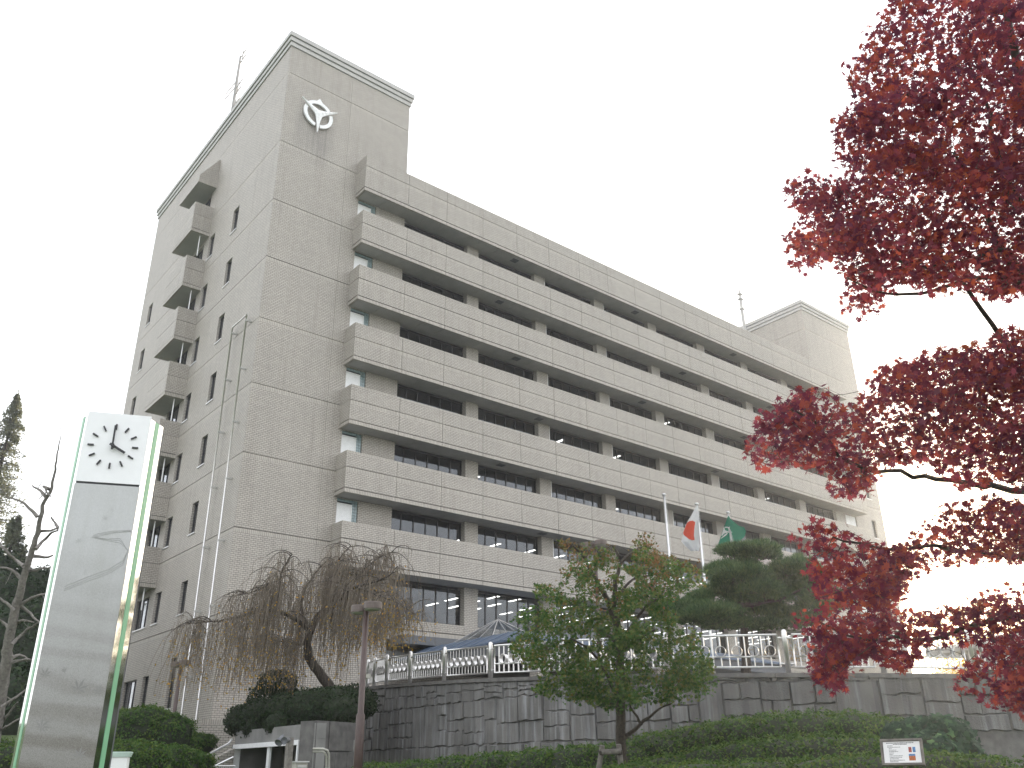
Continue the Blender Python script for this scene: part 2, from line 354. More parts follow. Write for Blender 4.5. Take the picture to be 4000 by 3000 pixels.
# ------------------------------------------------------------------ the setting: ground, terrace, hills
def sst(x, a, b):
    t = np.clip((x - a) / (b - a), 0, 1); return t * t * (3 - 2 * t)
def ground_z(x, y):
    return .25 + 3.7 * sst(y, -27, 9) * (1 - sst(x, -5.2, -3.4)) + .0 * x
g1 = np.sinh(np.linspace(-4.6, 4.6, 111)) * 7.5
GX, GY = np.meshgrid(g1 - 6, g1 - 14, indexing='ij'); GZ = ground_z(GX, GY) + rng.normal(size=GX.shape) * .01
n = len(g1); idx = np.arange(n * n).reshape(n, n)
F = np.stack([idx[:-1, :-1], idx[1:, :-1], idx[1:, 1:], idx[:-1, 1:]], -1).reshape(-1, 4)
tag(link('ground', np_mesh('ground', np.stack([GX, GY, GZ], -1).reshape(-1, 3), F, M['grass'], True)), kind='structure')

# top edge of the curved retaining wall: (pixel x, pixel y of the stone's top, metres ahead)
WT = [(1418, 2702, 38.6), (1409, 2699, 37.0), (1440, 2694, 35.6), (1500, 2688, 34.2), (1578, 2682, 33.0), (1712, 2673, 31.0), (1894, 2664, 28.8), (2200, 2654, 26.4), (2600, 2648, 24.9),
      (3092, 2646, 23.7), (3500, 2648, 23.2), (3840, 2652, 23.2), (4200, 2660, 23.6), (4700, 2675, 24.6)]
wp = np.array([at(*q) for q in WT])
wp = np.concatenate([[[5.2, -1.2, 4.72], [4.9, -3.5, 4.74]], wp, [wp[-1] + (6, -2.6, -.1), wp[-1] + (22, -7, -.2)]])
ws = np.concatenate([[0], np.cumsum(np.linalg.norm(np.diff(wp[:, :2], axis=0), axis=1))])
sm = np.linspace(0, ws[-1], 260); WC = np.stack([np.interp(sm, ws, wp[:, i]) for i in range(3)], 1)
for _ in range(14): WC[1:-1] = (WC[:-2] + 2 * WC[1:-1] + WC[2:]) / 4
WS = np.concatenate([[0], np.cumsum(np.linalg.norm(np.diff(WC[:, :2], axis=0), axis=1))])
def wall_at(s, z=None, off=0.):
    """Point on the wall's outer face at arc length s (z None: its top edge), off = metres towards the outside."""
    s = np.atleast_1d(s); p = np.stack([np.interp(s, WS, WC[:, i]) for i in range(3)], 1)
    q = np.stack([np.interp(s + .1, WS, WC[:, i]) for i in range(2)], 1) - np.stack([np.interp(s - .1, WS, WC[:, i]) for i in range(2)], 1)
    q /= np.linalg.norm(q, axis=1)[:, None] + 1e-9; nrm = np.stack([q[:, 1], -q[:, 0]], 1)
    p[:, :2] += nrm * off
    if z is not None: p[:, 2] = z
    return p
def wall_n(s):
    a, b = wall_at(s - .1)[0], wall_at(s + .1)[0]; q = (b - a)[:2]; q /= np.linalg.norm(q); return np.array([q[1], -q[0], 0]), np.array([q[0], q[1], 0])
# outside must look towards the camera
if np.dot(wall_n(20.)[0][:2], (CAM - wall_at(20.)[0])[:2]) < 0: raise SystemExit('wall normal')
mb = MB(); K = 24
inner = np.array([np.interp(np.linspace(0, 1, len(WC)), [0, .3, .55, 1], [q0, q1, q2, q3]) for q0, q1, q2, q3 in ((5.3, 9, 20, 90), (.4, .4, .4, -20))]).T
Wi = wall_at(WS, None, -.2)
for i in range(len(WC) - 1):
    for k in range(8):
        P = []
        for ii, kk in ((i, k), (i + 1, k), (i + 1, k + 1), (i, k + 1)):
            t = kk / 8; P.append((*(Wi[ii, :2] * (1 - t) + inner[ii] * t), (Wi[ii, 2] - .06) * (1 - t) + 4.45 * t))
        mb.quad(*P)
tag(mb.build('terrace', M['paving']), kind='structure')

# wooded hill far off on the right and left
def hill(name, c, rx, ry, h):
    V, F = [], []; A, B = 40, 14
    for i in range(B + 1):
        for j in range(A):
            t = i / B; a = 2 * math.pi * j / A; r = t; z = h * (math.cos(t * math.pi) * .5 + .5) * (1 + .12 * math.sin(3 * a + 4 * t))
            V.append((c[0] + rx * r * math.cos(a), c[1] + ry * r * math.sin(a), c[2] + z + rng.normal() * h * .012))
    for i in range(B):
        for j in range(A):
            F.append((i * A + j, i * A + (j + 1) % A, (i + 1) * A + (j + 1) % A, (i + 1) * A + j))
    return tag(link(name, np_mesh(name, V, F, M['hillmat'], True)), kind='structure')
m, t, b = nodes('autumn_wood'); g = N(t, 'ShaderNodeNewGeometry'); nz = N(t, 'ShaderNodeTexNoise', i_Scale=.25, i_Detail=8.0, i_Roughness=.7); t.links.new(g.outputs['Position'], nz.inputs['Vector'])
t.links.new(ramp(t, nz.outputs['Fac'], [(.3, (.03, .045, .02)), (.5, (.09, .07, .03)), (.7, (.18, .1, .04))]), b.inputs['Base Color']); b.inputs['Roughness'].default_value = .95
M['hillmat'] = m
hill('hill', (230, 20, 0), 130, 150, 27)

# ------------------------------------------------------------------ the office building
J = [41.84, 36.47, 32.2, 28.3, 24.4, 20.5, 16.6, 12.7, 8.59]        # horizontal joints, top to bottom
TOPZ, WALLTOP = 44.95, 43.98
OX0, OPER, OW, NB = 8.97, 6.073, 5.09, 8                             # window openings along the front
BX0, BX1, BD = 5.28, 60.05, 1.12                                     # balconies along the front
TRX = 56.30; ENDX = 64.87; LY = 24.3
bld = thing('office_building', 'long beige tiled office building with balconies on each storey and two taller end towers', 'building', (32, 12, 3.9))

def wall_panel(parent, axis, s0, s1, z0, z1, holes=(), T=.30, sold=(), plane=0., out_sign=-1, name='wall_panel', gap=.018, sides=True):
    """Tiled panel in the plane X=plane (axis 'x', s along Y) or Y=plane (axis 'y', s along X); outward is out_sign."""
    s0 += .007; s1 -= .007; z0 += gap; z1 -= gap
    holes = [h for h in holes if h[0] < s1 and h[1] > s0 and h[2] < z1 and h[3] > z0]
    cs = sorted({s0, s1, *[min(max(q, s0), s1) for h in holes for q in h[:2]]}); cz = sorted({z0, z1, *[min(max(q, z0), z1) for h in holes for q in h[2:]], *[q for a in sold for q in a if z0 < q < z1]})
    mb = MB(); f, bk = plane, plane - out_sign * T
    def P(s, z, d): return (d, s, z) if axis == 'x' else (s, d, z)
    def q4(a, b, c, d, m):
        mb.quad(*((a, b, c, d) if axis == 'y' else (d, c, b, a)), m)
    def inhole(s, z): return any(h[0] < s < h[1] and h[2] < z < h[3] for h in holes)
    for i in range(len(cs) - 1):
        for k in range(len(cz) - 1):
            a, b, c, d = cs[i], cs[i + 1], cz[k], cz[k + 1]
            if inhole((a + b) / 2, (c + d) / 2): continue
            sd_ = any(q0 - 1e-6 <= c and d <= q1 + 1e-6 for q0, q1 in sold)
            q4(P(a, c, f), P(b, c, f), P(b, d, f), P(a, d, f), 1 if sd_ else 0)
            for (e0, e1, nb) in (((a, c), (a, d), (a - 1e-3, (c + d) / 2)), ((b, d), (b, c), (b + 1e-3, (c + d) / 2)), ((a, d), (b, d), ((a + b) / 2, d + 1e-3)), ((b, c), (a, c), ((a + b) / 2, c - 1e-3))):
                if inhole(*nb) or nb[0] < s0 or nb[0] > s1 or nb[1] < z0 or nb[1] > z1:
                    q4(P(*e0, f), P(*e1, f), P(*e1, bk), P(*e0, bk), 0)
    return mb.build(name, [M['brick'], M['soldier']], parent)

# --- cores behind the tile skin
mb = MB()
mb.box(.31, OX0 - .32, .31, LY - .3, .2, TOPZ - .5); mb.box(TRX + .32, ENDX - .31, .31, LY - .3, .2, TOPZ - .5)
mb.box(OX0 - .32, TRX + .32, 9.0, LY - .3, .2, 36.2)
mb.build('wall_core', M['core'], bld)

def slot_window(parent, axis, s0, s1, z0, z1, plane, inset=.17, n=1, mull=M['frame'], sill=True, glass='glass2', fr=.05):
    """Frame with panes in an opening; axis as in wall_panel, outward is -X or -Y."""
    d = plane + inset
    def B(mb, a, b, c, e, d0, d1, m=0):
        if axis == 'x': mb.box(d0, d1, a, b, c, e, m)
        else: mb.box(a, b, d0, d1, c, e, m)
    mb = MB()
    B(mb, s0, s1, z0, z0 + fr, d - .03, d + .05); B(mb, s0, s1, z1 - fr, z1, d - .03, d + .05)
    B(mb, s0, s0 + fr, z0 + fr, z1 - fr, d - .03, d + .05); B(mb, s1 - fr, s1, z0 + fr, z1 - fr, d - .03, d + .05)
    st = (s1 - s0 - fr) / n
    for k in range(1, n): B(mb, s0 + st * k, s0 + st * k + fr, z0 + fr, z1 - fr, d - .035, d + .05)
    w_ = mb.build('window', mull, parent)
    for k in range(n):
        mb = MB(); a = s0 + fr + st * k; e = s0 + st * (k + 1); B(mb, a, e, z0 + fr, z1 - fr, d + .005, d + .017)
        mb.build('pane', M[glass], w_)
    if sill:
        mb = MB(); B(mb, s0 - .05, s1 + .05, z0 - .07, z0 - .004, plane - .05, plane + inset - .04); mb.build('sill', M['alu'], w_)
    return w_

# --- left (end) wall, X = 0
CA, CB, CC, CF = (5.45, 6.36), (9.40, 10.34), (11.35, 13.58), (21.5, 22.4)
rowsZ = [0.2] + sorted(J) + [WALLTOP]
holesL, winL = [], []
for k in range(2, 9):                                     # floors under joints J[1]..J[7]
    z = J[k] if k < 8 else 8.4
    for c_ in (CA, CB, CC, CF):
        h0, h1 = z + .85, z + 2.62
        if k == 8: h0, h1 = 9.27, 11.0
        if c_ is CA and k == 8: h1 = 10.98
        holesL.append((*c_, h0, h1)); winL.append((*c_, h0, h1, c_ is CC))
for c_, h0, h1 in ((CA, 4.63, 7.07), (CB, 4.63, 6.5), (CC, 4.7, 6.45)): holesL.append((*c_, h0, h1)); winL.append((*c_, h0, h1, c_ is CC))
holesL.append((*CC, J[1] + .85, J[1] + 2.62)); winL.append((*CC, J[1] + .85, J[1] + 2.62, True))
colsL = [0, 3.1, 7.9, 14.6, 18.0, LY]
for a, b_ in zip(colsL[:-1], colsL[1:]):
    for c, d in zip(rowsZ[:-1], rowsZ[1:]):
        sold = [(d - .235, d - .012)] if d != WALLTOP else []
        wall_panel(bld, 'x', a + (.0 if a else .012), b_, c, d, holesL, sold=sold)
for a, b_, c, d, dbl in winL:
    slot_window(bld, 'x', a, b_, c, d, 0., n=3 if dbl else 1, mull=M['frame'], fr=.06)
# --- front wall parts of the towers, Y = 0
DOOR = (5.50, 6.46); BLK = (6.46, 6.80)
holesF = [(DOOR[0], BLK[1], J[k] - 1.0, J[k - 1] - (1.43 if k > 2 else 1.86)) for k in range(2, 8)]
colsF = [0.0, 4.47, OX0]
for a, b_ in zip(colsF[:-1], colsF[1:]):
    for c, d in zip(rowsZ[:-1], rowsZ[1:]):
        wall_panel(bld, 'y', a + (.31 if a == 0 and False else 0), b_, c, d, holesF, sold=[(d - .235, d - .012)] if d != WALLTOP else [])
wR = []
for k in range(2, 8): wR.append((62.55, 63.3, J[k] + .85, J[k] + 2.6))
holesR = wR + [(57.9, 59.78, J[k] - 1.0, J[k - 1] - (1.5 if k > 2 else 1.9)) for k in range(2, 8)]
for a, b_ in ((TRX, 60.6), (60.6, ENDX)):
    for c, d in zip(rowsZ[:-1], rowsZ[1:]):
        wall_panel(bld, 'y', a, b_, c, d, holesR, sold=[(d - .235, d - .012)] if d != WALLTOP else [])
for q in wR: slot_window(bld, 'y', *q, 0.)
# inner side of each tower above the roof
for a, b_ in ((0, 6.), (6., 12.), (12., 18.), (18., LY)):
    for c, d in ((36.0, J[0]), (J[0], WALLTOP)):
        wall_panel(bld, 'x', a, b_, c, d, (), plane=TRX, sold=[(d - .235, d - .012)] if d != WALLTOP else [])
        wall_panel(bld, 'x', a, b_, c, d, (), plane=OX0, out_sign=1, sold=[(d - .235, d - .012)] if d != WALLTOP else [])
for x in (0, 1):                                            # far ends and backs, plain tile
    mb = MB()
    if x: mb.box(ENDX - .31, ENDX, .31, LY, .2, WALLTOP)
    else: mb.box(.31, ENDX - .31, LY - .3, LY, .2, 36.2)
    mb.build('rear_wall', [M['brick']], bld)
mb = MB(); mb.box(.31, OX0 - .3, LY - .3, LY - .001, 36.25, WALLTOP); mb.box(TRX + .3, ENDX - .31, LY - .3, LY - .001, 36.25, WALLTOP); mb.build('rear_wall', [M['brick']], bld)
# cornices: three stepped bands with shadow gaps
for x0, x1 in ((0, OX0), (TRX, ENDX)):
    z = WALLTOP + .01
    for k, (o_, h_) in enumerate(((.07, .29), (.15, .29), (.23, .33))):
        mb = MB(); mb.box(x0 - o_, x1 + o_, -o_, LY + o_, z, z + h_); z += h_
        mb.build('cornice', M['cornice'], bld)
        if k < 2:
            mb = MB(); q = o_ - .10; mb.box(x0 - q, x1 + q, -q, LY + q, z + .001, z + .039); mb.build('cornice_gap', M['core'], bld); z += .04
# doors with glass-block surrounds at the balcony ends
for k in range(2, 8):
    zt = J[k - 1] - (1.43 if k > 2 else 1.86); z0 = J[k] - 1.0
    zd = zt - .26
    mb = MB(); mb.box(DOOR[0], DOOR[0] + .05, .06, .16, z0, zd); mb.box(DOOR[1] - .05, DOOR[1], .06, .16, z0, zd); mb.box(DOOR[0] + .05, DOOR[1] - .05, .06, .16, zd - .05, zd); mb.box(DOOR[0] + .05, DOOR[1] - .05, .1, .14, z0, zd - .05)
    dr = mb.build('door', M['white'], bld)
    mb = MB(); mb.tube([(DOOR[1] - .14, .09, z0 + 1.0), (DOOR[1] - .14, .04, z0 + 1.0), (DOOR[1] - .26, .04, z0 + 1.0)], .012); mb.build('door_handle', M['alu'], dr)
    mb = MB(); mb.box(DOOR[0], BLK[1], .25, .29, z0, zt); mb.build('block_backing', M['darkgrey'], bld)
    nb = [(BLK[0] + .01 + i * .165, zt - .16 - j * .165) for i in range(2) for j in range(14)] + [(DOOR[0] + .0 + i * .16, zt - .16 ) for i in range(6)] + []
    for (x, z) in nb:
        if z < z0: continue
        if 'gb' not in M: 
            q = MB(); q.box(0, .15, 0, .1, 0, .15); q.box(.02, .13, -.006, -.0005, .02, .13); M['gb'] = q.mesh('glass_block', M['gblock'])
        link('glass_block', M['gb'], bld, (x, .08, z))
    # far-end white doors
    mb = MB(); mb.box(57.93, 58.8, .1, .15, z0, zt); mb.box(58.86, 59.75, .1, .15, z0, zt); mb.build('door', M['white'], bld)

# --- balconies along the front
PXS = [BX0, 8.5] + [8.5 + (BX1 - 8.5) / 17 * i for i in range(1, 18)]
def balcony_panel_mesh(w_, top, groove, bot, joint_ret=False):
    mb = MB(); g = .013; t = .14
    mb.box(g, w_ - g, 0, t, .02, top - .1); mb.box(g, w_ - g, -.004, t + .02, top - .1, top, 1)
    mb.box(g, w_ - g, 0, t, groove + .02, -.235); mb.box(g, w_ - g, 0, t, -.235, -.02, 1)
    mb.box(g, w_ - g, .012, t, bot, groove - .02, 1)
    return mb.mesh('panel', [M['brick'], M['soldier'], M['core']])
PM = {}
for k in range(1, 8):
    j = J[k]; top, gr, bt = (.92, -1.17, -1.40) if k > 1 else (.83, -1.60, -1.83)
    mb = MB(); mb.box(BX0 + .15, BX1 - .15, -BD + .141, 0.29, j + bt + .06, j + bt + .28)
    bal = mb.build('balcony', M['slab'], bld)
    mb = MB(); mb.box(BX0 + .1, BX1 - .1, -BD + .06, -BD + .2, j + bt + .05, j + top - .12); mb.build('backing', M['core'], bal)
    for i in range(len(PXS) - 1):
        w_ = PXS[i + 1] - PXS[i]; key = (round(w_, 3), k > 1)
        if key not in PM: PM[key] = balcony_panel_mesh(w_, top, gr, bt)
        link('panel', PM[key], bal, (PXS[i], -BD, j))
    # returns at both ends
    for x, s in ((BX0, 0), (BX1 - .14, 1)):
        mb = MB()
        for z0, z1, m_, e in ((.012, top - .1, 0, 0), (top - .1, top, 1, -.004), (gr + .02, -.235, 0, 0), (-.235, -.012, 1, 0), (bt, gr - .02, 1, .012)):
            mb.box(x + (e if not s else 0) + .001, x + .14 - (e if s else 0), -BD + .1395, -.004, j + z0, j + z1, m_)
        mb.box(x + .05, x + .11, -BD + .2, -.004, j + bt + .02, j + top - .05, 2)
        mb.build('end_panel', [M['brick'], M['soldier'], M['core']], bal)
    ns = 36; sw = (BX1 - BX0 - .3) / ns
    key = ('s',)
    if key not in PM:
        q = MB(); q.box(.012, sw - .012, 0, 1.26, 0, .04); PM[key] = q.mesh('soffit_board', M['soffit'])
    for i in range(ns): link('soffit_board', PM[key], bal, (BX0 + .15 + i * sw, -BD + .142, j + bt + .005))
    for xv in ((17.6, 30., 42.5) if k in (1, 3) else (16.2, 35.2, 47.) if k in (2, 5) else (19.5, 38.)):
        mb = MB(); mb.box(xv, xv + .5, -.75, -.3, j + bt - .03, j + bt + .004); mb.build('soffit_vent', M['darkgrey'], bal)

# --- windows and piers along the front
WG = .41
def front_window_mesh(h, n=6):
    mb = MB(); f = .06; st = (OW - f) / n
    mb.box(0, OW, -.03, .06, 0, f); mb.box(0, OW, -.03, .06, h - .14, h)
    for k in range(n + 1): mb.box(st * k, st * k + f, -.035 if 0 < k < n else -.03, .061, f, h - .14)
    return mb.mesh('window', M['frame'])
WM = {}
def front_window(x, z0, z1):
    h = z1 - z0; key = round(h, 3)
    if key not in WM:
        st = (OW - .06) / 6; q = MB(); q.box(.06, st, 0.005, .017, .06, h - .14); WM[key] = (front_window_mesh(h), q.mesh('pane', M['glass']), st)
    a, p, st = WM[key]; w_ = link('window', a, bld, (x, WG, z0))
    for k in range(6): link('pane', p, w_, (x + st * k, WG, z0))
for k in range(2, 9):
    zt = J[k - 1] + (-1.395 if k > 2 else -1.825)
    if k < 8: zf, zs = J[k] - 1.12, J[k] + .05
    else: zf, zs = J[8] + .012, 9.14
    for i in range(NB):
        x = OX0 + OPER * i
        front_window(x, zs + .004, zt)
        # brick under the window, up to the sill
        if k < 8:
            wall_panel(bld, 'y', x, x + OW, zf, zs, T=.3)
        else:
            wall_panel(bld, 'y', x, x + OW, zf - .012, zs, T=.5, sold=())
        if i < NB - 1:
            mb = MB(); mb.box(x + OW + .004, x + OPER - .004, -.001, .55, zf, zt + .05); mb.build('pier', [M['brick']], bld)
    # light strips on the pier jambs (white frame edges)
    for i in ((2, 3, 5) if k < 6 else (2, 4, 6)):
        x = OX0 + OPER * i; mb = MB(); mb.box(x + .005, x + .06, .02, .09, zs + .05, zt - .02); mb.build('jamb_pipe', M['white'], bld)
# ground floor front: tiled plinth band, recessed dark entrance zone
for i in range(NB):
    x = OX0 + OPER * i
    wall_panel(bld, 'y', x, x + OPER if i < NB - 1 else TRX, 8.0, J[8], T=.5, sold=[(J[8] - .235, J[8] - .012)])
    if i in (0, 1, 2, 3): 
        wall_panel(bld, 'y', x, x + OPER, .2, 8.0, T=.3, plane=.9)
    else:
        wall_panel(bld, 'y', x, x + OPER if i < NB - 1 else TRX, .2, 8.0, [(x, x + min(OW, TRX - x - .4), 5.0, 7.4)], T=.5)
        slot_window(bld, 'y', x, x + min(OW, TRX - x - .4), 5.0, 7.4, 0., inset=.3, n=5, glass='glass')
# --- floors, ceilings, rooms and lights inside
for k in range(1, 9):
    z = J[k] + (-1.33 if k > 1 else -1.76)
    mb = MB(); mb.box(OX0 + .02, TRX - .02, .5, 8.98, z, z + .25); mb.build('floor_slab', M['ceil'], bld)
mb = MB(); mb.box(OX0, TRX, 8.9, 8.99, 5, 36); mb.build('room_wall', M['room'], bld)
for i in range(0, NB + 1):
    x = OX0 + OPER * i - (.55 if i else -.02)
    for k in range(2, 9):
        if i in (0, NB) or (k < 5 and (i * 7 + k * 5) % 3 == 0):
            mb = MB(); mb.box(x, x + .12, .62, 8.89, J[k] - 1.0, J[k - 1] - 1.34 if k > 2 else J[1] - 1.8); mb.build('room_partition', M['room'], bld)
mb = MB(); mb.box(0, .26, 0, 1.25, -.09, 0, 0); mb.box(.03, .23, .02, 1.23, -.1, -.0905, 1); LM = mb.mesh('ceiling_light', [M['white'], M['lamp']])
def clight(x, y, k): link('ceiling_light', LM, bld, (x, y, J[k - 1] - 1.335))
for k, bays, ys, xs2 in ((8, (1, 2, 3, 4, 5, 6), (.8, 2.9, 5.0), (.5, 2.2, 3.9)), (7, (1, 2, 3, 4, 5, 6, 7), (3.0,), (.6, 3.3)), (6, (1, 2, 3, 4, 6), (2.1,), (1.2,)), (5, (2, 3, 5, 6), (1.35,), (1.4,)), (4, (4,), (.95,), (1.6,))):
    for i in bays:
        for xx in xs2:
            for yy in ys: clight(OX0 + OPER * i + xx + (.35 * ((i * 3 + k) % 4) if k < 8 else 0), yy, k)
# roof deck
mb = MB(); mb.box(OX0, TRX, -BD + .2, LY - .3, 35.6, 35.9); mb.build('roof', M['slab'], bld)
for x0, x1 in ((.2, OX0 - .2), (TRX + .2, ENDX - .2)):
    mb = MB(); mb.box(x0, x1, .2, LY - .2, WALLTOP + .3, WALLTOP + .6); mb.build('roof', M['slab'], bld)

# --- small balconies and hood on the left end wall
SY0, SY1, SD = 10.55, 14.2, 1.25
for k in range(1, 8):
    j = J[k]; top, gr, bt = .95, -1.13, -1.36
    mb = MB(); mb.box(-SD + .14, -.002, SY0 + .14, SY1 - .14, j + bt + .02, j + bt + .2)
    sb = mb.build('side_balcony', M['soffit'], bld)
    for x0, x1, y0, y1 in ((-SD, -SD + .139, SY0, SY1), (-SD + .141, -.003, SY0, SY0 + .139), (-SD + .141, -.003, SY1 - .139, SY1)):
        mb = MB()
        for z0, z1, m_ in ((.012, top - .1, 0), (top - .1, top, 1), (gr + .02, -.235, 0), (-.235, -.012, 1), (bt, gr - .02, 1)): mb.box(x0, x1, y0, y1, j + z0, j + z1, m_)
        e = .02; mb.box(x0 + e, x1 - e, y0 + e, y1 - e, j + bt + .02, j + top - .05, 2)
        mb.build('panel', [M['brick'], M['soldier'], M['core']], sb)
    # slim downpipe behind each
    mb = MB(); mb.tube([(-.5, SY0 + .35, j - 1.4 - (1.55 if k < 7 else 1.2)), (-.5, SY0 + .35, j - 1.37)], .035, 8); mb.build('downpipe', M['white'], sb)
mb = MB(); z0, zm_, z1 = 39.1, 39.42, 41.6
A = [(-.002, SY0, z0), (-SD, SY0, z0), (-SD, SY0, zm_ + .25), (-.002, SY0, z1)]; B_ = [(x, SY1, z) for x, y, z in A]
mb.poly(A[::-1], 0); mb.poly(B_, 0); mb.quad(A[0], A[1], B_[1], B_[0], 2); mb.quad(A[1], A[2], B_[2], B_[1], 0); mb.quad(A[2], A[3], B_[3], B_[2], 0)
hd = mb.build('hood', [M['brick'], M['soldier'], M['soffit']], bld)
mb = MB(); mb.box(-SD - .03, -SD - .002, SY0 - .03, SY1 + .03, z0 - .02, z0 + .2); mb.box(-SD - .002, -.003, SY0 - .03, SY0 - .002, z0 - .02, z0 + .2); mb.build('hood_lip', M['soldier'], hd)

# --- pipe frame on the left wall
mb = MB(); px_ = -.28
mb.tube([(px_, 1.1, 3.2), (px_, 1.1, 24.9)], .045, 8); mb.tube([(px_, 3.05, 3.2), (px_, 3.05, 24.9)], .045, 8); mb.tube([(px_, 1.06, 24.9), (px_, 3.09, 24.9)], .045, 8)
pf = mb.build('pipe_frame', M['steel'], bld, smooth=True)
for z in (5.9, 9.0, 12.2, 15.4, 18.5, 21.6, 24.5):
    for y in (1.1, 3.05):
        mb = MB(); mb.box(px_ - .02, -.003, y - .12, y - .05, z - .05, z + .05); mb.box(px_ - .06, px_ + .06, y - .05, y + .05, z - .03, z + .03); mb.build('bracket', M['cornice'], pf)

# --- emblem on the tower: ring with a small peak, and a three-armed star
def arc(c, r, a0, a1, n): return [(c[0] + r * math.cos(a), c[1] + r * math.sin(a)) for a in np.linspace(a0, a1, n)]
def extrude(mb, outl, y0, y1, m=0):
    k = len(outl); n0 = len(mb.v); mb.v += [(x, y0, z) for x, z in outl] + [(x, y1, z) for x, z in outl]
    mb.f.append(tuple(n0 + i for i in range(k))); mb.m.append(m)
    mb.f.append(tuple(n0 + k + i for i in reversed(range(k)))); mb.m.append(m)
    for i in range(k):
        i2 = (i + 1) % k; mb.f.append((n0 + i, n0 + k + i, n0 + k + i2, n0 + i2)); mb.m.append(m)
EC = (2.2, 39.5)
em = None
for a in (30, 150, 270):
    mb = MB()
    a0, a1 = math.radians(a + 10), math.radians(a + 110); o_ = arc(EC, 1.0, a0, a1, 25); i_ = arc(EC, .77, a1, a0, 25)
    if a == 30: o_ = o_[:10] + [(EC[0], EC[1] + 1.24)] + o_[15:]
    # build as strips so the concave outline stays clean
    oo = np.array(o_); ii = np.array(arc(EC, .77, a0, a1, len(o_)))
    for q in range(len(oo) - 1): extrude(mb, [tuple(oo[q]), tuple(oo[q + 1]), tuple(ii[q + 1]), tuple(ii[q])], -.19, -.08)
    am_ = math.radians(a + 60); sx_, sz_ = EC[0] + .88 * math.cos(am_), EC[1] + .88 * math.sin(am_); mb.box(sx_ - .04, sx_ + .04, -.11, -.003, sz_ - .04, sz_ + .04)
    if em is None: em = mb.build('emblem', M['white'], bld)
    else: mb.build('ring_arc', M['white'], em)
mb = MB(); tip = 1.42; core = []
for a in (90 + 180, 30, 150):
    ar = math.radians(a); d = np.array((math.cos(ar), math.sin(ar))); nn = np.array((-d[1], d[0])); c = np.array(EC)
    prof = [(0, .27), (.25, .2), (.5, .14), (.8, .092), (1.1, .06), (tip, .03)]
    L_ = [tuple(c + d * t_ + nn * w_) for t_, w_ in prof]; R_ = [tuple(c + d * t_ - nn * w_) for t_, w_ in prof]
    for q in range(len(prof) - 1):
        y0 = -.27 + .0008 * (a % 7); mid0 = tuple(c + d * prof[q][0]); mid1 = tuple(c + d * prof[q + 1][0])
        e0, e1 = prof[q], prof[q + 1]
        # a ridge runs down the middle of each arm
        for A_, B2, s in ((L_[q], L_[q + 1], 1), (R_[q], R_[q + 1], -1)):
            P = [(mid0[0], y0 - .05, mid0[1]), (mid1[0], y0 - .02, mid1[1]), (B2[0], y0, B2[1]), (A_[0], y0, A_[1])]
            mb.quad(*(P if s > 0 else P[::-1]))
            Q = [(A_[0], y0, A_[1]), (B2[0], y0, B2[1]), (B2[0], -.195, B2[1]), (A_[0], -.195, A_[1])]
            mb.quad(*(Q if s > 0 else Q[::-1]))
    mb.quad((L_[-1][0], -.27, L_[-1][1]), (R_[-1][0], -.27, R_[-1][1]), (R_[-1][0], -.195, R_[-1][1]), (L_[-1][0], -.195, L_[-1][1]))
mb.build('star', M['white'], em)

# --- antennas on the roofs
am = pl(905, 450, X=1.8); at_ = pl(925, 240, X=1.8)
an = thing('roof_antenna', 'slim lattice aerial mast with several sets of side rods above the emblem tower', 'antenna', (am[0], am[1], WALLTOP + .6))
mb = MB(); topz = at_[2]
mb.tube([(am[0], am[1], WALLTOP + .6), (am[0], am[1], topz - 2.5), (am[0], am[1], topz)], [.14, .12, .08], 6); mb.build('mast', M['slab'], an)
lv = [pl(1, y_, X=1.8)[2] for y_ in (270,)]
for fz, dy, ln in ((.97, -1, 1.1), (.9, -1, 1.2), (.72, 1, 2.3), (.66, 1, 2.3), (.62, -1, 1.2), (.55, -1, 1.1), (.42, -1, 1.1), (.36, -1, 1.2), (.3, 1, 2.2), (.24, 1, 2.2)):
    z = WALLTOP + 2.5 + (topz - WALLTOP - 2.5) * fz
    mb = MB(); mb.tube([(am[0], am[1], z), (am[0] - .1 * dy, am[1] + dy * ln * .9, z + (.0 if dy > 0 else .45))], .045, 4)
    if dy < 0: mb.tube([(am[0], am[1] - ln * .45, z - .1), (am[0], am[1] - ln * .5, z + .5)], .04, 4)
    mb.build('rod', M['slab'], an)
a2 = pl(2905, 1270, Y=6); a2t = pl(2888, 1133, Y=6)
an2 = thing('roof_antenna', 'bare grey aerial pole rising beside the far tower with a small collar', 'antenna', (54.9, 6, 35.91))
mb = MB(); mb.tube([(54.9, 6, 35.91), (54.9, 6, a2t[2] - 1.5), (54.9, 6, a2t[2])], [.2, .16, .09], 8); mb.build('mast', M['cornice'], an2)
for z in (a2t[2] - .6, a2t[2] - 1.2, a2t[2] - 2.4):
    mb = MB(); mb.box(54.65, 55.2, 5.8, 6.2, z, z + .14); mb.build('collar', M['cornice'], an2)

# --- plinth block at the corner and entrance canopy
pb = thing('corner_plinth_wall', 'low tiled wall projecting at the foot of the building corner behind the bushes', 'wall', (-1, -1.5, .2))
wall_panel(pb, 'y', -.95, 4.6, .2, 3.80, T=.4, plane=-1.3, sold=[(3.57, 3.79)]); 
mb = MB(); mb.box(-.95, 4.6, -.89, -.05, .2, 3.78); mb.build('backing', [M['brick']], pb)

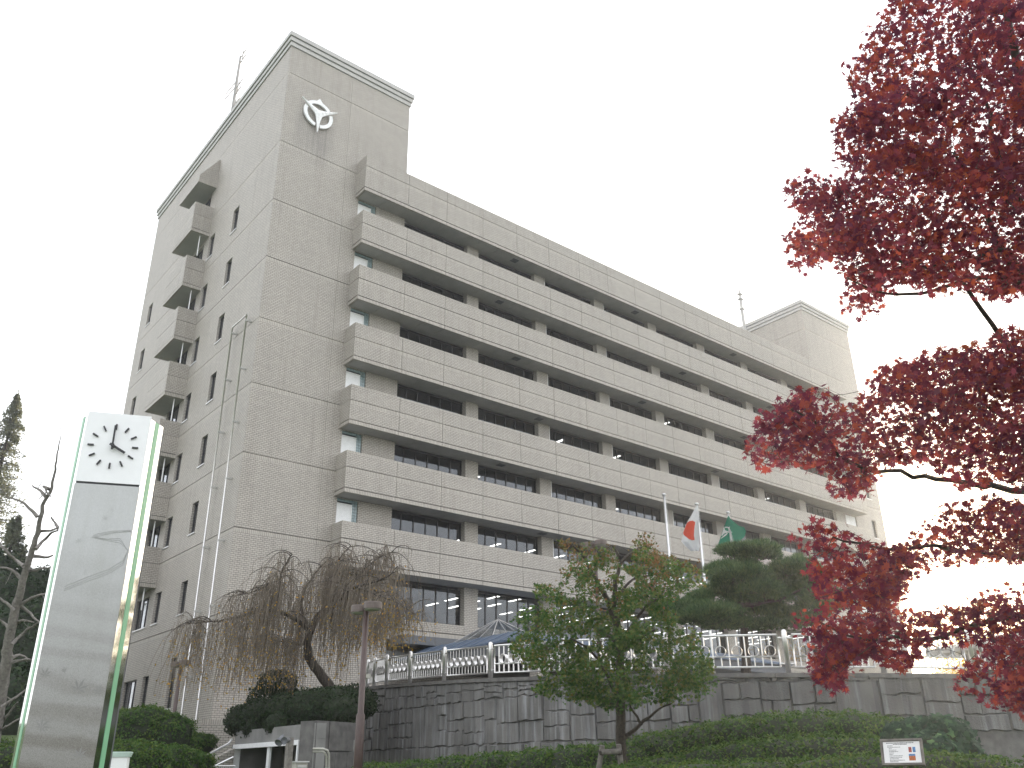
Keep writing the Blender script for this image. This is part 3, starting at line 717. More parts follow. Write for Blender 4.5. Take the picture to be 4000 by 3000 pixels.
cn = thing('entrance_canopy', 'dark blue metal entrance canopy with hipped edge in front of the lower windows', 'canopy', (17, -5, 4.45))
E0, E1, F0, F1, ZE, ZR = 9.6, 30.0, -10.5, -.05, 7.0, 7.62
I0, I1, G0 = 11.05, 28.6, -8.2
mb = MB()
mb.quad((E0, F1, ZE), (E0, F0, ZE), (I0, G0, ZR), (I0, F1, ZR)); mb.quad((E0, F0, ZE), (E1, F0, ZE), (I1, G0, ZR), (I0, G0, ZR)); mb.quad((E1, F0, ZE), (E1, F1, ZE), (I1, F1, ZR), (I1, G0, ZR))
mb.quad((I0, G0, ZR), (I1, G0, ZR), (I1, F1, ZR), (I0, F1, ZR)); mb.build('canopy_roof', M['blue'], cn)
for i in range(9):                                       # standing seams
    y = F0 + .6 + i * 1.1; t_ = min(1, (y - F0) / (G0 - F0) ) 
    mb = MB(); e = .012
    mb.tube([(E0 + .01, y, ZE + .02), (E0 + (I0 - E0) * t_, y, ZE + (ZR - ZE) * t_ + .02)], .018, 4); mb.build('seam', M['blue'], cn)
mb = MB(); mb.box(E0 - .02, E1 + .02, F0 - .02, F1, ZE - .09, ZE - .004); mb.build('gutter', M['blue'], cn)
mb = MB(); mb.box(E0 + .15, E1 - .15, F0 + .15, F1, ZE - .6, ZE - .095); mb.build('fascia', M['darkgrey'], cn)
for x, y in ((11.5, -9.3), (19.6, -9.3), (28, -9.3)):
    mb = MB(); mb.box(x - .3, x + .3, y - .3, y + .3, 4.3, ZE - .605); mb.build('column', M['brick'], cn)
band = MB(); band.box(OX0 + .3, 14.2, -1.2, -.06, 7.7, 8.15); band.build('side_eave', M['darkgrey'], cn)
sk = thing('skylight_pyramid', 'small glazed pyramid skylight with grey ribs on top of the blue canopy', 'skylight', (13.1, -4.3, 7.63))
ap = np.array((13.1, -4.3, 8.85)); hb = 1.75
base = [np.array((13.1 + a * hb, -4.3 + b * hb, 7.64)) for a, b in ((-1, -1), (1, -1), (1, 1), (-1, 1))]
for k in range(4):
    a, b_ = base[k], base[(k + 1) % 4]
    for q in range(3):
        c0, c1 = a + (b_ - a) * q / 3, a + (b_ - a) * (q + 1) / 3
        mb = MB(); mb.poly([c0, c1, ap]); mb.build('pane', M['skyglass'], sk)
        mb = MB(); mb.tube([c0, ap], .035 if q == 0 else .02, 4); mb.build('rib', M['slab'], sk)
    mb = MB(); mb.tube([a, b_], .05, 4); mb.build('base_rail', M['alu'], sk)
mb = MB(); mb.lathe((ap[0], ap[1], ap[2] - .04), [(.07, 0), (.06, .08), (.0, .12)], 8); mb.build('finial', M['darkgrey'], sk)

# ------------------------------------------------------------------ curved retaining wall and its fence
rw = thing('retaining_wall', 'long curved grey retaining wall of rough stone-patterned concrete below the terrace fence', 'wall', (*wall_at(20.)[0][:2], .2))
mb = MB(); SS = np.linspace(.3, WS[-1] - .5, 150); tp = wall_at(SS, None, -.03); bk = wall_at(SS, None, -.4)
for i in range(len(SS) - 1):
    a, b_ = tp[i], tp[i + 1]; c, d = bk[i], bk[i + 1]
    mb.quad((a[0], a[1], -.2), (b_[0], b_[1], -.2), b_, a); mb.quad(a, b_, d, c); mb.quad((d[0], d[1], -.2), (c[0], c[1], -.2), c, d)
mb.build('backing', M['cap'], rw)
s_left = float(WS[np.argmin([project(q)[0] for q in WC[:120]])]) - .5
def stone(s0, s1, z0f, z1f, lift):
    """One stone of the wall face between arc lengths s0..s1; z0f/z1f = bottom and top as functions of s."""
    k = max(3, int((s1 - s0) / .16) + 1); ss = np.linspace(s0, s1, k); g = .006; c = .026
    wob = rng.normal(size=(2, k)) * .022; up = np.array([z1f(q) for q in ss]) - g + wob[1]; lo = np.array([z0f(q) for q in ss]) + g + wob[0]
    e = np.linspace(-1, 1, k) * (-g)
    mb = MB(); jit = rng.normal(size=k) * .012
    F_ = [[], []]; R_ = [[], []]
    for i, q in enumerate(ss):
        edge = c * (-1 if i == k - 1 else 1 if i == 0 else 0)
        for r_, z, dz in ((0, lo[i], c), (1, up[i], -c)):
            p = wall_at(q + edge + e[i], z + dz, lift + jit[i])[0]; F_[r_].append(p)
            R_[r_].append(wall_at(q + e[i], z, -.035)[0])
    for i in range(k - 1):
        mb.quad(F_[0][i], F_[0][i + 1], F_[1][i + 1], F_[1][i]); mb.quad(F_[1][i], F_[1][i + 1], R_[1][i + 1], R_[1][i]); mb.quad(R_[0][i], R_[0][i + 1], F_[0][i + 1], F_[0][i])
    mb.quad(R_[0][0], F_[0][0], F_[1][0], R_[1][0]); mb.quad(F_[0][-1], R_[0][-1], R_[1][-1], F_[1][-1])
    return mb.build('stone', M['stone'], rw)
def top_z(s): return float(wall_at(s)[0][2]) - .012
courses = [lambda s: top_z(s), lambda s: 3.72 - .0 * s, lambda s: 2.35, lambda s: 1.0, lambda s: .1]
nst = 0
for ci in range(4):
    zt_, zb_ = courses[ci], courses[ci + 1]
    s = s_left
    send = WS[-1] - 14
    while s < send:
        wd = rng.uniform(.55, 1.25); s1 = min(s + wd, send)
        near = project(wall_at((s + s1) / 2, zb_(s))[0])
        if (ci == 3 and near[0] > 1700) or (ci == 2 and near[0] > 2700) or near[0] > 4150: s = s1; continue      # below the hedge, out of sight
        r_ = rng.random()
        if ci == 3 or r_ < .15: stone(s, s1, zb_, zt_, rng.uniform(.0, .03))
        else:
            rows_ = 2 if r_ < .6 else 3; cut = np.sort(np.concatenate([[0, 1], (np.arange(1, rows_) + rng.uniform(-.22, .22, rows_ - 1)) / rows_]))
            for q in range(rows_):
                a_ = lambda x, f_=cut[q]: zb_(x) + (zt_(x) - zb_(x)) * f_; b2 = lambda x, f_=cut[q + 1]: zb_(x) + (zt_(x) - zb_(x)) * f_
                if rng.random() < .4 and s1 - s > .75:
                    m_ = s + (s1 - s) * rng.uniform(.35, .65); stone(s, m_, a_, b2, rng.uniform(0, .06)); stone(m_, s1, a_, b2, rng.uniform(0, .06))
                else: stone(s, s1, a_, b2, rng.uniform(0, .05))
        s = s1
print('stones', sum(o.name.startswith('stone') for o in bpy.data.objects))
# coping in lengths
s = s_left
while s < WS[-1] - 13:
    s1 = s + 2.4; ss = np.linspace(s + .006, s1 - .006, 6); mb = MB(); o_ = wall_at(ss, None, .07); i_ = wall_at(ss, None, -.42)
    for i in range(5):
        a, b_, c, d = o_[i], o_[i + 1], i_[i + 1], i_[i]; up = np.array((0, 0, .115))
        mb.quad(a, b_, b_ + up, a + up); mb.quad(a + up, b_ + up, c + up, d + up); mb.quad(d, c, b_, a); mb.quad(c, d, d + up, c + up)
    mb.quad(o_[0], o_[0] + up, i_[0] + up, i_[0]); mb.quad(o_[-1], i_[-1], i_[-1] + up, o_[-1] + up)
    mb.build('coping', M['cap'], rw); s = s1

fe = thing('terrace_fence', 'stainless steel fence with rows of short round tubes standing on the curved wall', 'fence', (*wall_at(20.)[0][:2], 4.3))
def s_of(px):
    ps = np.array([project(q)[0] for q in WC]); i0 = int(np.argmin(ps[:130])); return float(np.interp(px, ps[i0:], WS[i0:]))
post_s = [s_of(1436) - 3.6, s_of(1436) - 1.6, s_of(1440), s_of(1488), s_of(1580), s_of(1714), s_of(1896)]
s_b, s_c = s_of(3085), s_of(3835)
for k in (1, 2): post_s.append(post_s[6] + (s_b - post_s[6]) * k / 3)
d_ = (s_c - s_b) / 2
post_s += [s_b, s_b + d_, s_c, s_c + d_, s_c + 2 * d_]
mb = MB(); mb.lathe((0, 0, 0), [(.075, 0), (.075, 1.13), (.07, 1.17), (.05, 1.2), (.0, 1.215)], 14); POST = mb.mesh('post', M['steel'], True)
PB = {}
def unitbox(key, hx, hy, z0, z1):
    if key not in PB:
        q = MB(); q.box(-hx, hx, -hy, hy, z0, z1); PB[key] = q.mesh('bar', M['steel'])
    return PB[key]
RING = None
mb = MB(); sd_n = 20
for k in range(sd_n):
    a0, a1 = 2 * math.pi * k / sd_n, 2 * math.pi * (k + 1) / sd_n
    def pr(a, r, y): return (r * math.cos(a), y, r * math.sin(a))
    mb.quad(pr(a0, .15, -.075), pr(a0, .15, .075), pr(a1, .15, .075), pr(a1, .15, -.075)); mb.quad(pr(a0, .141, -.075), pr(a1, .141, -.075), pr(a1, .141, .075), pr(a0, .141, .075))
    for y, s in ((-.075, 1), (.075, -1)):
        q = [pr(a0, .141, y), pr(a0, .15, y), pr(a1, .15, y), pr(a1, .141, y)]; mb.quad(*(q if s < 0 else q[::-1]))
RING = mb.mesh('ring', M['steel'], True)
for i, s in enumerate(post_s):
    p = wall_at(s, None, -.22)[0]; link('post', POST, fe, (p[0], p[1], p[2] + .10))
for i in range(len(post_s) - 1):
    a, b_ = wall_at(post_s[i], None, -.22)[0], wall_at(post_s[i + 1], None, -.22)[0]
    d = b_ - a; L = np.linalg.norm(d); d /= L; nv = np.array((-d[1], d[0], 0)); nv /= np.linalg.norm(nv); upv = np.array((0, 0, 1.))
    za = a + np.array((0, 0, .10)); x0, x1 = .2, L - .2
    def Pt(x, z): return za + d * x + upv * z
    mb = MB()
    mb.tube([Pt(x0, 1.07), Pt(x1, 1.07)], .032, 8); mb.tube([Pt(x0, .2), Pt(x1, .2)], .028, 8); mb.tube([Pt(x0, .48), Pt(x1, .48)], .024, 8)
    mb.tube([Pt(x0, .2), Pt(x0, 1.07)], .028, 8); mb.tube([Pt(x1, .2), Pt(x1, 1.07)], .028, 8)
    for xx, sg in ((0, 1), (L, -1)):
        for z in (.28, .98): mb.tube([Pt(xx + sg * .05, z), Pt(xx + sg * .2, z)], .03, 6)
    pn = mb.build('fence_panel', M['steel'], fe, smooth=True)
    nr = 6 if L > 2.2 else 4; st = (x1 - x0) / (2 * nr + 1); ang = math.atan2(d[1], d[0])
    for k in range(1, 2 * nr + 1):
        x = x0 + st * k
        q = Pt(x, 0); ring = k % 2 == 0 or False
        if k % 2 == 0 and k // 2 <= nr:
            o = link('ring', RING, pn, Pt(x, .635)); o.rotation_euler.z = ang
            o = link('bar', unitbox('t', .016, .016,   .78, 1.05), pn, q); o.rotation_euler.z = ang
            o = link('bar', unitbox('l', .016, .016, .21, .47), pn, q); o.rotation_euler.z = ang
        else:
            o = link('bar', unitbox('f', .016, .016, .21, 1.05), pn, q); o.rotation_euler.z = ang

# ------------------------------------------------------------------ underpass entrance left of the wall
P1, P2 = at(921, 2863, 32), at(1232, 2816, 27.5)
ax = (P2 - P1) * (1, 1, 0); LW = np.linalg.norm(ax); ax /= LW; ay = np.array((-ax[1], ax[0], 0.))       # ay points into the bank
if np.dot(ay, P1 - CAM) < 0: ay = -ay
az = np.array((0, 0, 1.)); ZT = (P1[2] + P2[2]) / 2; tilt = (P2[2] - P1[2])
ue = thing('underpass_entrance', 'concrete underpass entrance with white frame and dark opening under an overgrown planter', 'underpass', (*P1[:2], .3))
def UP(x, y, z): return np.array((*P1[:2], 0)) + ax * x + ay * y + az * z
def ubox(mb, x0, x1, y0, y1, z0, z1): mb.obox(UP((x0 + x1) / 2, (y0 + y1) / 2, (z0 + z1) / 2), ax, ay, az, (x1 - x0) / 2, abs(y1 - y0) / 2, (z1 - z0) / 2)
xo0, xo1 = .12, LW * .83; zo = 2.42
mb = MB(); ubox(mb, 0, LW, 0, .4, zo + .16, ZT + .0); mb.build('lintel', M['concrete'], ue)
mb = MB(); ubox(mb, xo1 + .1, LW, .0, .4, .2, zo + .155); mb.build('side_wall', M['concrete'], ue)
mb = MB(); ubox(mb, -.25, .015, .0, .4, .2, zo + .155); mb.build('side_wall', M['concrete'], ue)
mb = MB(); ubox(mb, .02, xo1 + .095, -.06, .2, zo, zo + .15); mb.build('frame_head', M['white'], ue)
mb = MB(); ubox(mb, .02, .14, -.06, .2, .2, zo - .004); mb.build('frame_post', M['white'], ue)
mb = MB(); ubox(mb, xo1, xo1 + .095, -.06, .2, .2, zo - .004); mb.build('frame_post', M['white'], ue)
mb = MB(); ubox(mb, .02, xo1 + .09, 1.9, 2.1, .2, zo + .15); mb.build('rear_wall', M['concrete'], ue)
mb = MB(); ubox(mb, -.2, xo1 + .09, .41, 2.1, zo + .16, zo + .3); mb.build('passage_ceiling', M['concrete'], ue)
mb = MB(); ubox(mb, xo1 + .1, xo1 + .2, .41, 2.1, .2, zo + .155); mb.build('passage_wall', M['concrete'], ue)
mb = MB(); ubox(mb, -.2, -.05, .41, 2.1, .2, zo + .155); mb.build('passage_wall', M['concrete'], ue)
mb = MB(); ubox(mb, LW * .45, LW * .48, .02, .1, .2, zo - .004); mb.build('mullion', M['white'], ue)
# stone faced flank between the entrance and the curved wall
P3 = at(1407, 2800, 29.6); a3 = (P3 - P2) * (1, 1, 0); L3 = np.linalg.norm(a3); a3 /= L3; n3 = np.array((-a3[1], a3[0], 0))
if np.dot(n3, P2 - CAM) < 0: n3 = -n3
fl = thing('flank_wall', 'dark shaded block wall between the underpass entrance and the curved wall', 'wall', (*P2[:2], .2))
mb = MB(); c_ = np.array((*P2[:2], 0)) + a3 * L3 / 2 + n3 * .3; mb.obox(c_ + az * 1.65, a3, n3, az, L3 / 2, .27, 1.45); mb.build('backing', M['cap'], fl)
for z0, z1 in ((.25, 1.1), (1.12, 2.2), (2.22, 3.12)):
    x = .02
    while x < L3 - .1:
        x1 = min(L3, x + rng.uniform(.6, 1.2)); mb = MB(); c_ = np.array((*P2[:2], (z0 + z1) / 2)) + a3 * (x + x1) / 2 + n3 * .0
        mb.obox(c_, a3, n3, az, (x1 - x) / 2 - .012, .028 + rng.uniform(0, .02), (z1 - z0) / 2 - .01); mb.build('stone', M['cap'], fl); x = x1  # dark coping colour paints in shade under the overhang, and wet
# conduits on the flank
co = thing('conduit_pipes', 'pair of pale conduit pipes bending down the shaded block wall', 'pipe', (*at(1240, 2930, 26.9)[:2], 1.2))
for dy, xr in ((0, 1285), (10, 1275)):
    q = [at(1222, 2925 + dy, 26.6), at(1262, 2925 + dy, 26.6), at(xr - 6, 2931 + dy, 26.6), at(xr, 2945 + dy, 26.6), at(xr, 3060, 26.6)]
    mb = MB(); mb.tube(q, .035, 8); mb.build('conduit', M['diff'], co, smooth=True)
# post with floodlights, cabinet
fp = thing('floodlight_post', 'square grey post with small floodlights in front of the underpass opening', 'floodlight', (*at(1127, 2960, 19.5)[:2], .2))
b0 = at(1127, 2960, 19.5); mb = MB(); mb.box(b0[0] - .065, b0[0] + .065, b0[1] - .065, b0[1] + .065, .2, at(1127, 2880, 19.5)[2]); mb.build('post', M['timber'], fp)
for px, py, dx, sz in ((1098, 2886, -1, .075), (1122, 2892, -.5, .07)):
    c_ = at(px, py, 19.3); dirv = unit(np.array((-.55, -.35, -.55)) if dx < -.6 else np.array((-.8, -.5, -.1)))
    mb = MB(); mb.tube([c_ - dirv * .1, c_ - dirv * .05, c_ + dirv * .02, c_ + dirv * .13], [sz * .5, sz * .7, sz * .75, sz * 1.2], 10); hd_ = mb.build('floodlight_head', M['darkgrey'], fp, smooth=True)
    mb = MB(); mb.tube([c_ - dirv * .05, (b0[0], b0[1], c_[2] + .02)], .016, 6); mb.build('arm', M['darkgrey'], fp)
ca = thing('cable_cabinet', 'small pale louvred electrical cabinet beside the underpass opening', 'cabinet', (*at(1169, 3000, 20)[:2], .2))
b1 = at(1169, 3000, 20.0); tz = at(1169, 2973, 20)[2]
mb = MB(); mb.box(b1[0] - .14, b1[0] + .14, b1[1] - .12, b1[1] + .12, .2, tz - .03); mb.build('body', M['diff'], ca)
mb = MB(); mb.box(b1[0] - .17, b1[0] + .17, b1[1] - .15, b1[1] + .15, tz - .028, tz); mb.build('lid', M['alu'], ca)
for k in range(6):
    mb = MB(); z = tz - .12 - k * .05; mb.box(b1[0] - .11, b1[0] + .11, b1[1] - .135, b1[1] - .121, z, z + .03); mb.build('louvre', M['alu'], ca)

# brick stair wall with handrails
Q0, Q1 = at(660, 3030, 29.5), at(893, 2905, 31.5)
sw_ = thing('stair_wall', 'stepped tiled stair wall under a sloping handrail beside the underpass', 'wall', (*Q1[:2], .3))
dv = (Q1 - Q0) * (1, 1, 0); Ls = np.linalg.norm(dv); dv /= Ls; nvv = np.array((-dv[1], dv[0], 0))
mb = MB(); 
for s, o_ in ((0, 0), (1, 0)): pass
a0 = np.array((*Q0[:2], 0)); c0 = np.array((*Q1[:2], 0)) + dv * .2
V4 = [a0 + az * .2, c0 + az * .2, c0 + az * (Q1[2] - .16), a0 + az * (Q0[2] - .16)]; th = nvv * .12
mb.quad(*[v - th for v in V4]); mb.quad(*[v + th for v in V4[::-1]]); mb.quad(V4[3] - th, V4[2] - th, V4[2] + th, V4[3] + th); mb.quad(V4[1] - th, V4[1] + th, V4[2] + th, V4[2] - th); mb.quad(V4[0] + th, V4[0] - th, V4[3] - th, V4[3] + th)
mb.build('wall_body', [M['brick']], sw_)
hr = thing('stair_handrail', 'sloping white metal handrail with a lower rail and short balusters', 'handrail', (*Q0[:2], .4))
mb = MB(); mb.tube([Q0 + (0, 0, -.02), Q1, Q1 + dv * .12 + az * .16], .04, 8); mb.build('top_rail', M['alu'], hr, smooth=True)
R0, R1 = at(740, 3040, 27.5), at(910, 2958, 29.2)
mb = MB(); mb.tube([R0, R1], .032, 8); mb.build('lower_rail', M['alu'], hr, smooth=True)
for k in range(10):
    q = at(842 + k * 8, 3010, 27.5); mb = MB(); mb.tube([q - az * .5, at(842 + k * 8, 2992, 27.5)], .012, 5); mb.build('baluster', M['alu'], hr)
mb = MB(); mb.tube([at(836, 2992, 27.5), at(920, 2992, 27.5)], .016, 5); mb.build('baluster_rail', M['alu'], hr)

# ------------------------------------------------------------------ lamp posts
def lamp_post(label, foot, D, head_px, k=1.0, width=.45, yaw=.0):
    hp = at(*head_px, D); base = np.array((hp[0], hp[1], 0)); g0 = foot
    t_ = thing('lamp_post', label, 'street lamp', (hp[0], hp[1], g0), 'brown twin-headed lamp posts')
    mb = MB(); mb.lathe((hp[0], hp[1], g0), [(.105, 0), (.105, hp[2] - g0 - 2.6), (.075, hp[2] - g0 - 2.55), (.068, hp[2] - g0 - .06)], 12); mb.build('pole', M['brown'], t_, smooth=True)
    dx, dy = math.cos(yaw), math.sin(yaw)
    for s in (-1, 1):
        c = (hp[0] + dx * s * width * .56, hp[1] + dy * s * width * .56, hp[2] - .16 + .012 * s)
        mb = MB(); r = width / 2; mb.lathe(c, [(r * .97, 0), (r, .01), (r, .15), (r * .96, .175), (r * .5, .185)], 24); h_ = mb.build('lamp_head', M['brownhead'], t_, smooth=False)
        mb = MB(); mb.lathe((c[0], c[1], c[2] - .03), [(r * .55, 0), (r * .9, .02), (r * .92, .029)], 24); mb.build('diffuser', M['diff'], h_, smooth=True)
        mb = MB(); mb.tube([(hp[0], hp[1], c[2] + .05), (c[0] - dx * s * r * .9, c[1] - dy * s * r * .9, c[2] + .05)], .035, 6); mb.build('arm', M['brown'], t_)
    zc = hp[2] - 1.75
    mb = MB(); mb.box(hp[0] + .06, hp[0] + .2, hp[1] - .05, hp[1] + .05, zc, zc + .09); mb.build('sensor_box', M['diff'], t_)
    return t_
vd = math.atan2(_r0[1], _r0[0])
lamp_post('brown twin-headed lamp post standing at the end of the curved stone wall', .25, 21.8, (1432, 2362), yaw=vd - .75)
lamp_post('brown twin-headed lamp post among the clipped bushes below the pipe frame', 1.0, 34.0, (708, 2585), yaw=vd - .6)
lamp_post('brown twin-headed lamp post half hidden behind the green tree', 4.3, 31.5, (2322, 2118), yaw=vd - .5)

# ------------------------------------------------------------------ flagpoles and flags
fb = [pl(2593, 1927, Z=16), pl(2721, 1964, Z=16), pl(2843, 1998, Z=16)]
FL = ['bare flagpole without a flag, with a cord tied round it', 'flagpole carrying the white flag with the red disc', 'flagpole carrying the green flag']
for p, lb in zip(fb, FL):
    t_ = thing('flagpole', lb, 'flagpole', (p[0], p[1], 4.45), 'flagpoles in front of the building')
    mb = MB(); mb.lathe((p[0], p[1], 4.45), [(.1, 0), (.09, 4), (.062, 11.4)], 12); mb.build('pole', M['alu'], t_, smooth=True)
    mb = MB(); mb.lathe((p[0], p[1], 15.86), [(.05, 0), (.13, .03), (.13, .08), (.07, .13), (.0, .14)], 14); mb.build('truck', M['alu'], t_, smooth=True)
    mb = MB(); mb.tube([(p[0] + .12, p[1] - .06, 12.6 if lb[0] == 'b' else 12.0), (p[0] + .1, p[1] - .06, 15.8)], .008, 4); mb.build('halyard', M['white'], t_)
def flag_grid(px_rows, D, bulge, nu=18, nv=22):
    """rows: left/right pixel edges down the cloth -> a hanging cloth with folds in depth."""
    rows = np.array(px_rows, float); v = np.linspace(0, 1, len(rows)); P = np.zeros((nv, nu, 3)); UV = np.zeros((nv, nu, 2))
    for j in range(nv):
        q = j / (nv - 1); r_ = [np.interp(q, v, rows[:, i]) for i in range(4)]
        for i in range(nu):
            t_ = i / (nu - 1); px = r_[0] + (r_[2] - r_[0]) * t_; py = r_[1] + (r_[3] - r_[1]) * t_
            fold = math.sin(t_ * 7.5 + q * 2.2) * .14 * q + math.sin(t_ * 3 + 1) * bulge * q
            P[j, i] = at(px, py, D + fold); UV[j, i] = (t_, q)
    return P, UV
def flag(name, label, P, mat, thick=.004):
    nv, nu = P.shape[:2]; idx = np.arange(nv * nu).reshape(nv, nu)
    F = np.stack([idx[:-1, :-1], idx[1:, :-1], idx[1:, 1:], idx[:-1, 1:]], -1).reshape(-1, 4)
    o = link(name, np_mesh(name, P.reshape(-1, 3), F, mat, True)); tag(o, label, 'flag', 'flags')
    md = o.modifiers.new('thick', 'SOLIDIFY'); md.thickness = thick; return o
def cloth(name, c):
    m = bpy.data.materials.new(name); m.use_nodes = True; t = m.node_tree; b = t.nodes['Principled BSDF']
    g = N(t, 'ShaderNodeNewGeometry'); wv = N(t, 'ShaderNodeTexNoise', i_Scale=7., i_Detail=3.0); t.links.new(g.outputs['Position'], wv.inputs['Vector'])
    t.links.new(ramp(t, wv.outputs['Fac'], [(.3, tuple(x * .92 for x in c)), (.7, c)]), b.inputs['Base Color']); b.inputs['Roughness'].default_value = .85
    tl = N(t, 'ShaderNodeBsdfTranslucent'); tl.inputs[0].default_value = (*c, 1); mx = N(t, 'ShaderNodeMixShader', i_0=.35); o = t.nodes['Material Output']
    t.links.new(b.outputs[0], mx.inputs[1]); t.links.new(tl.outputs[0], mx.inputs[2]); t.links.new(mx.outputs[0], o.inputs[0]); return m
M['fwhite'], M['fred'], M['fgreen'] = cloth('flag_white', (.8, .8, .8)), cloth('flag_red', (.78, .1, .05)), cloth('flag_green', (.02, .24, .15))
def zf(x, y): return 2550 + x * .1808, 1900 + y * .1808
def rows(l): return [(*zf(a, b), *zf(c, d)) for a, b, c, d in l]
def patch(parent, P, test, mat, name, off):
    """Print on the cloth: the cells whose centre passes test, a hair in front of it."""
    nv, nu = P.shape[:2]; v, f = [], []; toc = unit(CAM - P.reshape(-1, 3).mean(0))
    for j in range(nv - 1):
        for i in range(nu - 1):
            c = (P[j, i] + P[j + 1, i + 1]) / 2
            if test(*project(c)):
                k = len(v); v += [P[j, i] + toc * off, P[j + 1, i] + toc * off, P[j + 1, i + 1] + toc * off, P[j, i + 1] + toc * off]; f.append((k, k + 1, k + 2, k + 3))
    if f: link(name, np_mesh(name, v, f, mat, False), parent)
D2 = float((fb[1] - CAM) @ _f) - .5
rw_ = rows([(930, 430, 968, 432), (860, 570, 990, 580), (760, 740, 1010, 740), (690, 900, 1030, 920), (640, 1060, 1045, 1090), (615, 1190, 1035, 1200), (720, 1310, 1010, 1290), (830, 1400, 990, 1395)])
P, _uv = flag_grid(rw_, D2, .25, 60, 80)
fo = flag('flag', 'limp white flag with a large red disc', P, M['fwhite'])
disc = [zf(*q) for q in ((735, 790), (790, 752), (850, 738), (915, 768), (905, 850), (893, 930), (890, 1000), (890, 1070), (905, 1160), (850, 1165), (790, 1145), (720, 1090), (680, 1055), (656, 1020), (662, 950), (690, 870))]
patch(fo, P, lambda x, y: bool(in_poly(np.array([x]), np.array([y]), disc)[0]), M['fred'], 'red_disc', .012)
D3 = float((fb[2] - CAM) @ _f) - .62
rg = rows([(1625, 640, 1640, 635), (1590, 730, 1690, 715), (1560, 830, 1860, 850), (1525, 910, 1975, 880), (1490, 1010, 2010, 960), (1460, 1110, 1985, 1080), (1420, 1230, 1880, 1180), (1390, 1330, 1740, 1300), (1385, 1400, 1560, 1390)])
P, _uv = flag_grid(rg, D3, .3, 70, 80)
fo = flag('flag', 'green flag with a white curved emblem', P, M['fgreen'])
E1 = [[(1540, 870), (1560, 940), (1600, 965), (1715, 985), (1710, 1000), (1610, 995), (1540, 1020), (1480, 1085), (1500, 1000)], [(1545, 880), (1590, 868), (1640, 880), (1668, 868), (1662, 905), (1665, 960), (1630, 960), (1638, 920), (1615, 895), (1560, 895)], [(1455, 1140), (1530, 1060), (1600, 1005), (1628, 1005), (1570, 1070), (1500, 1110)]]
E1 = [[zf(*q) for q in e] for e in E1]
patch(fo, P, lambda x, y: any(bool(in_poly(np.array([x]), np.array([y]), e)[0]) for e in E1), M['fwhite'], 'emblem', .012)

# ------------------------------------------------------------------ clock tower
TL_, TR_ = at(348, 1606, 9.5), None
TR_ = pl(592, 1627, Z=TL_[2]); cx = (TR_ - TL_) * (1, 1, 0); CWd = np.linalg.norm(cx); cx /= CWd; cy = np.array((-cx[1], cx[0], 0))
if np.dot(cy, TL_ - CAM) < 0: cy = -cy                     # cy points away from the camera
ct = thing('clock_tower', 'tall slab clock tower with etched pale front panel, green edge strips and clock dial', 'clock tower', (*((TL_ + TR_) / 2 + cy * .2)[:2], .25))
def CP(x, y, z): return np.array((*TL_[:2], 0)) + cx * x + cy * y + az * z
ZTOP = float(TL_[2]); ZS = float(pl(300 + 18, 1887, X=None, Y=None, Z=None) [2]) if False else None
def z_on_face(px, py):                                      # height of a point seen on the front face
    d = ray(px, py); o_ = np.array((*TL_[:2], 0)); t_ = ((o_ - CAM) @ cy) / (d @ cy); p = CAM + d * t_; return (p - o_) @ cx, p[2]
xs_, ZSEAM = z_on_face(420, 1890)
def clock_mat():
    m, t, b = nodes('etched_panel'); g = N(t, 'ShaderNodeNewGeometry'); sp = N(t, 'ShaderNodeSeparateXYZ'); t.links.new(g.outputs['Position'], sp.inputs[0])
    mp = N(t, 'ShaderNodeMapping'); mp.inputs['Scale'].default_value = (9, 9, .5); t.links.new(g.outputs['Position'], mp.inputs['Vector'])
    n1 = N(t, 'ShaderNodeTexNoise', i_Scale=1., i_Detail=5.0); t.links.new(mp.outputs[0], n1.inputs['Vector'])
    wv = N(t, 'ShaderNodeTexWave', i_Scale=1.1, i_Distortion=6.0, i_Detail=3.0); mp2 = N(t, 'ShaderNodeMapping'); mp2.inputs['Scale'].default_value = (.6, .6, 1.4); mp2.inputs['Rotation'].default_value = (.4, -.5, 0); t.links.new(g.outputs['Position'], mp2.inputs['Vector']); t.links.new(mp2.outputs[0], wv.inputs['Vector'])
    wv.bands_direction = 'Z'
    c = ramp(t, n1.outputs['Fac'], [(.35, (.47, .47, .47)), (.65, (.51, .51, .52))])
    # printed mountain bands in brown-grey; darkening downwards paints in reflected dark surroundings
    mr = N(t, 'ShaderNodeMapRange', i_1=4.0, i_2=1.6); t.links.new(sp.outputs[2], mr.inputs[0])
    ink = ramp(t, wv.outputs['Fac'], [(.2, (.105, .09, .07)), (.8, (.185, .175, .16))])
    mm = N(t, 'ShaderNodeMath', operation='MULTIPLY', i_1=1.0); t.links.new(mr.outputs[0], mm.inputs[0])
    wn = N(t, 'ShaderNodeTexWhiteNoise'); sc = N(t, 'ShaderNodeVectorMath', operation='SCALE'); sc.inputs[3].default_value = 190.; t.links.new(g.outputs['Position'], sc.inputs[0])
    fl_ = N(t, 'ShaderNodeVectorMath', operation='FLOOR'); t.links.new(sc.outputs[0], fl_.inputs[0]); t.links.new(fl_.outputs[0], wn.inputs['Vector'])
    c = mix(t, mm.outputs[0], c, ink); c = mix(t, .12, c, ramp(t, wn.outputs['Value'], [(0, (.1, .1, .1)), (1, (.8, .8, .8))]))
    t.links.new(c, b.inputs['Base Color']); b.inputs['Roughness'].default_value = .4; b.inputs['Specular IOR Level'].default_value = .3; return m
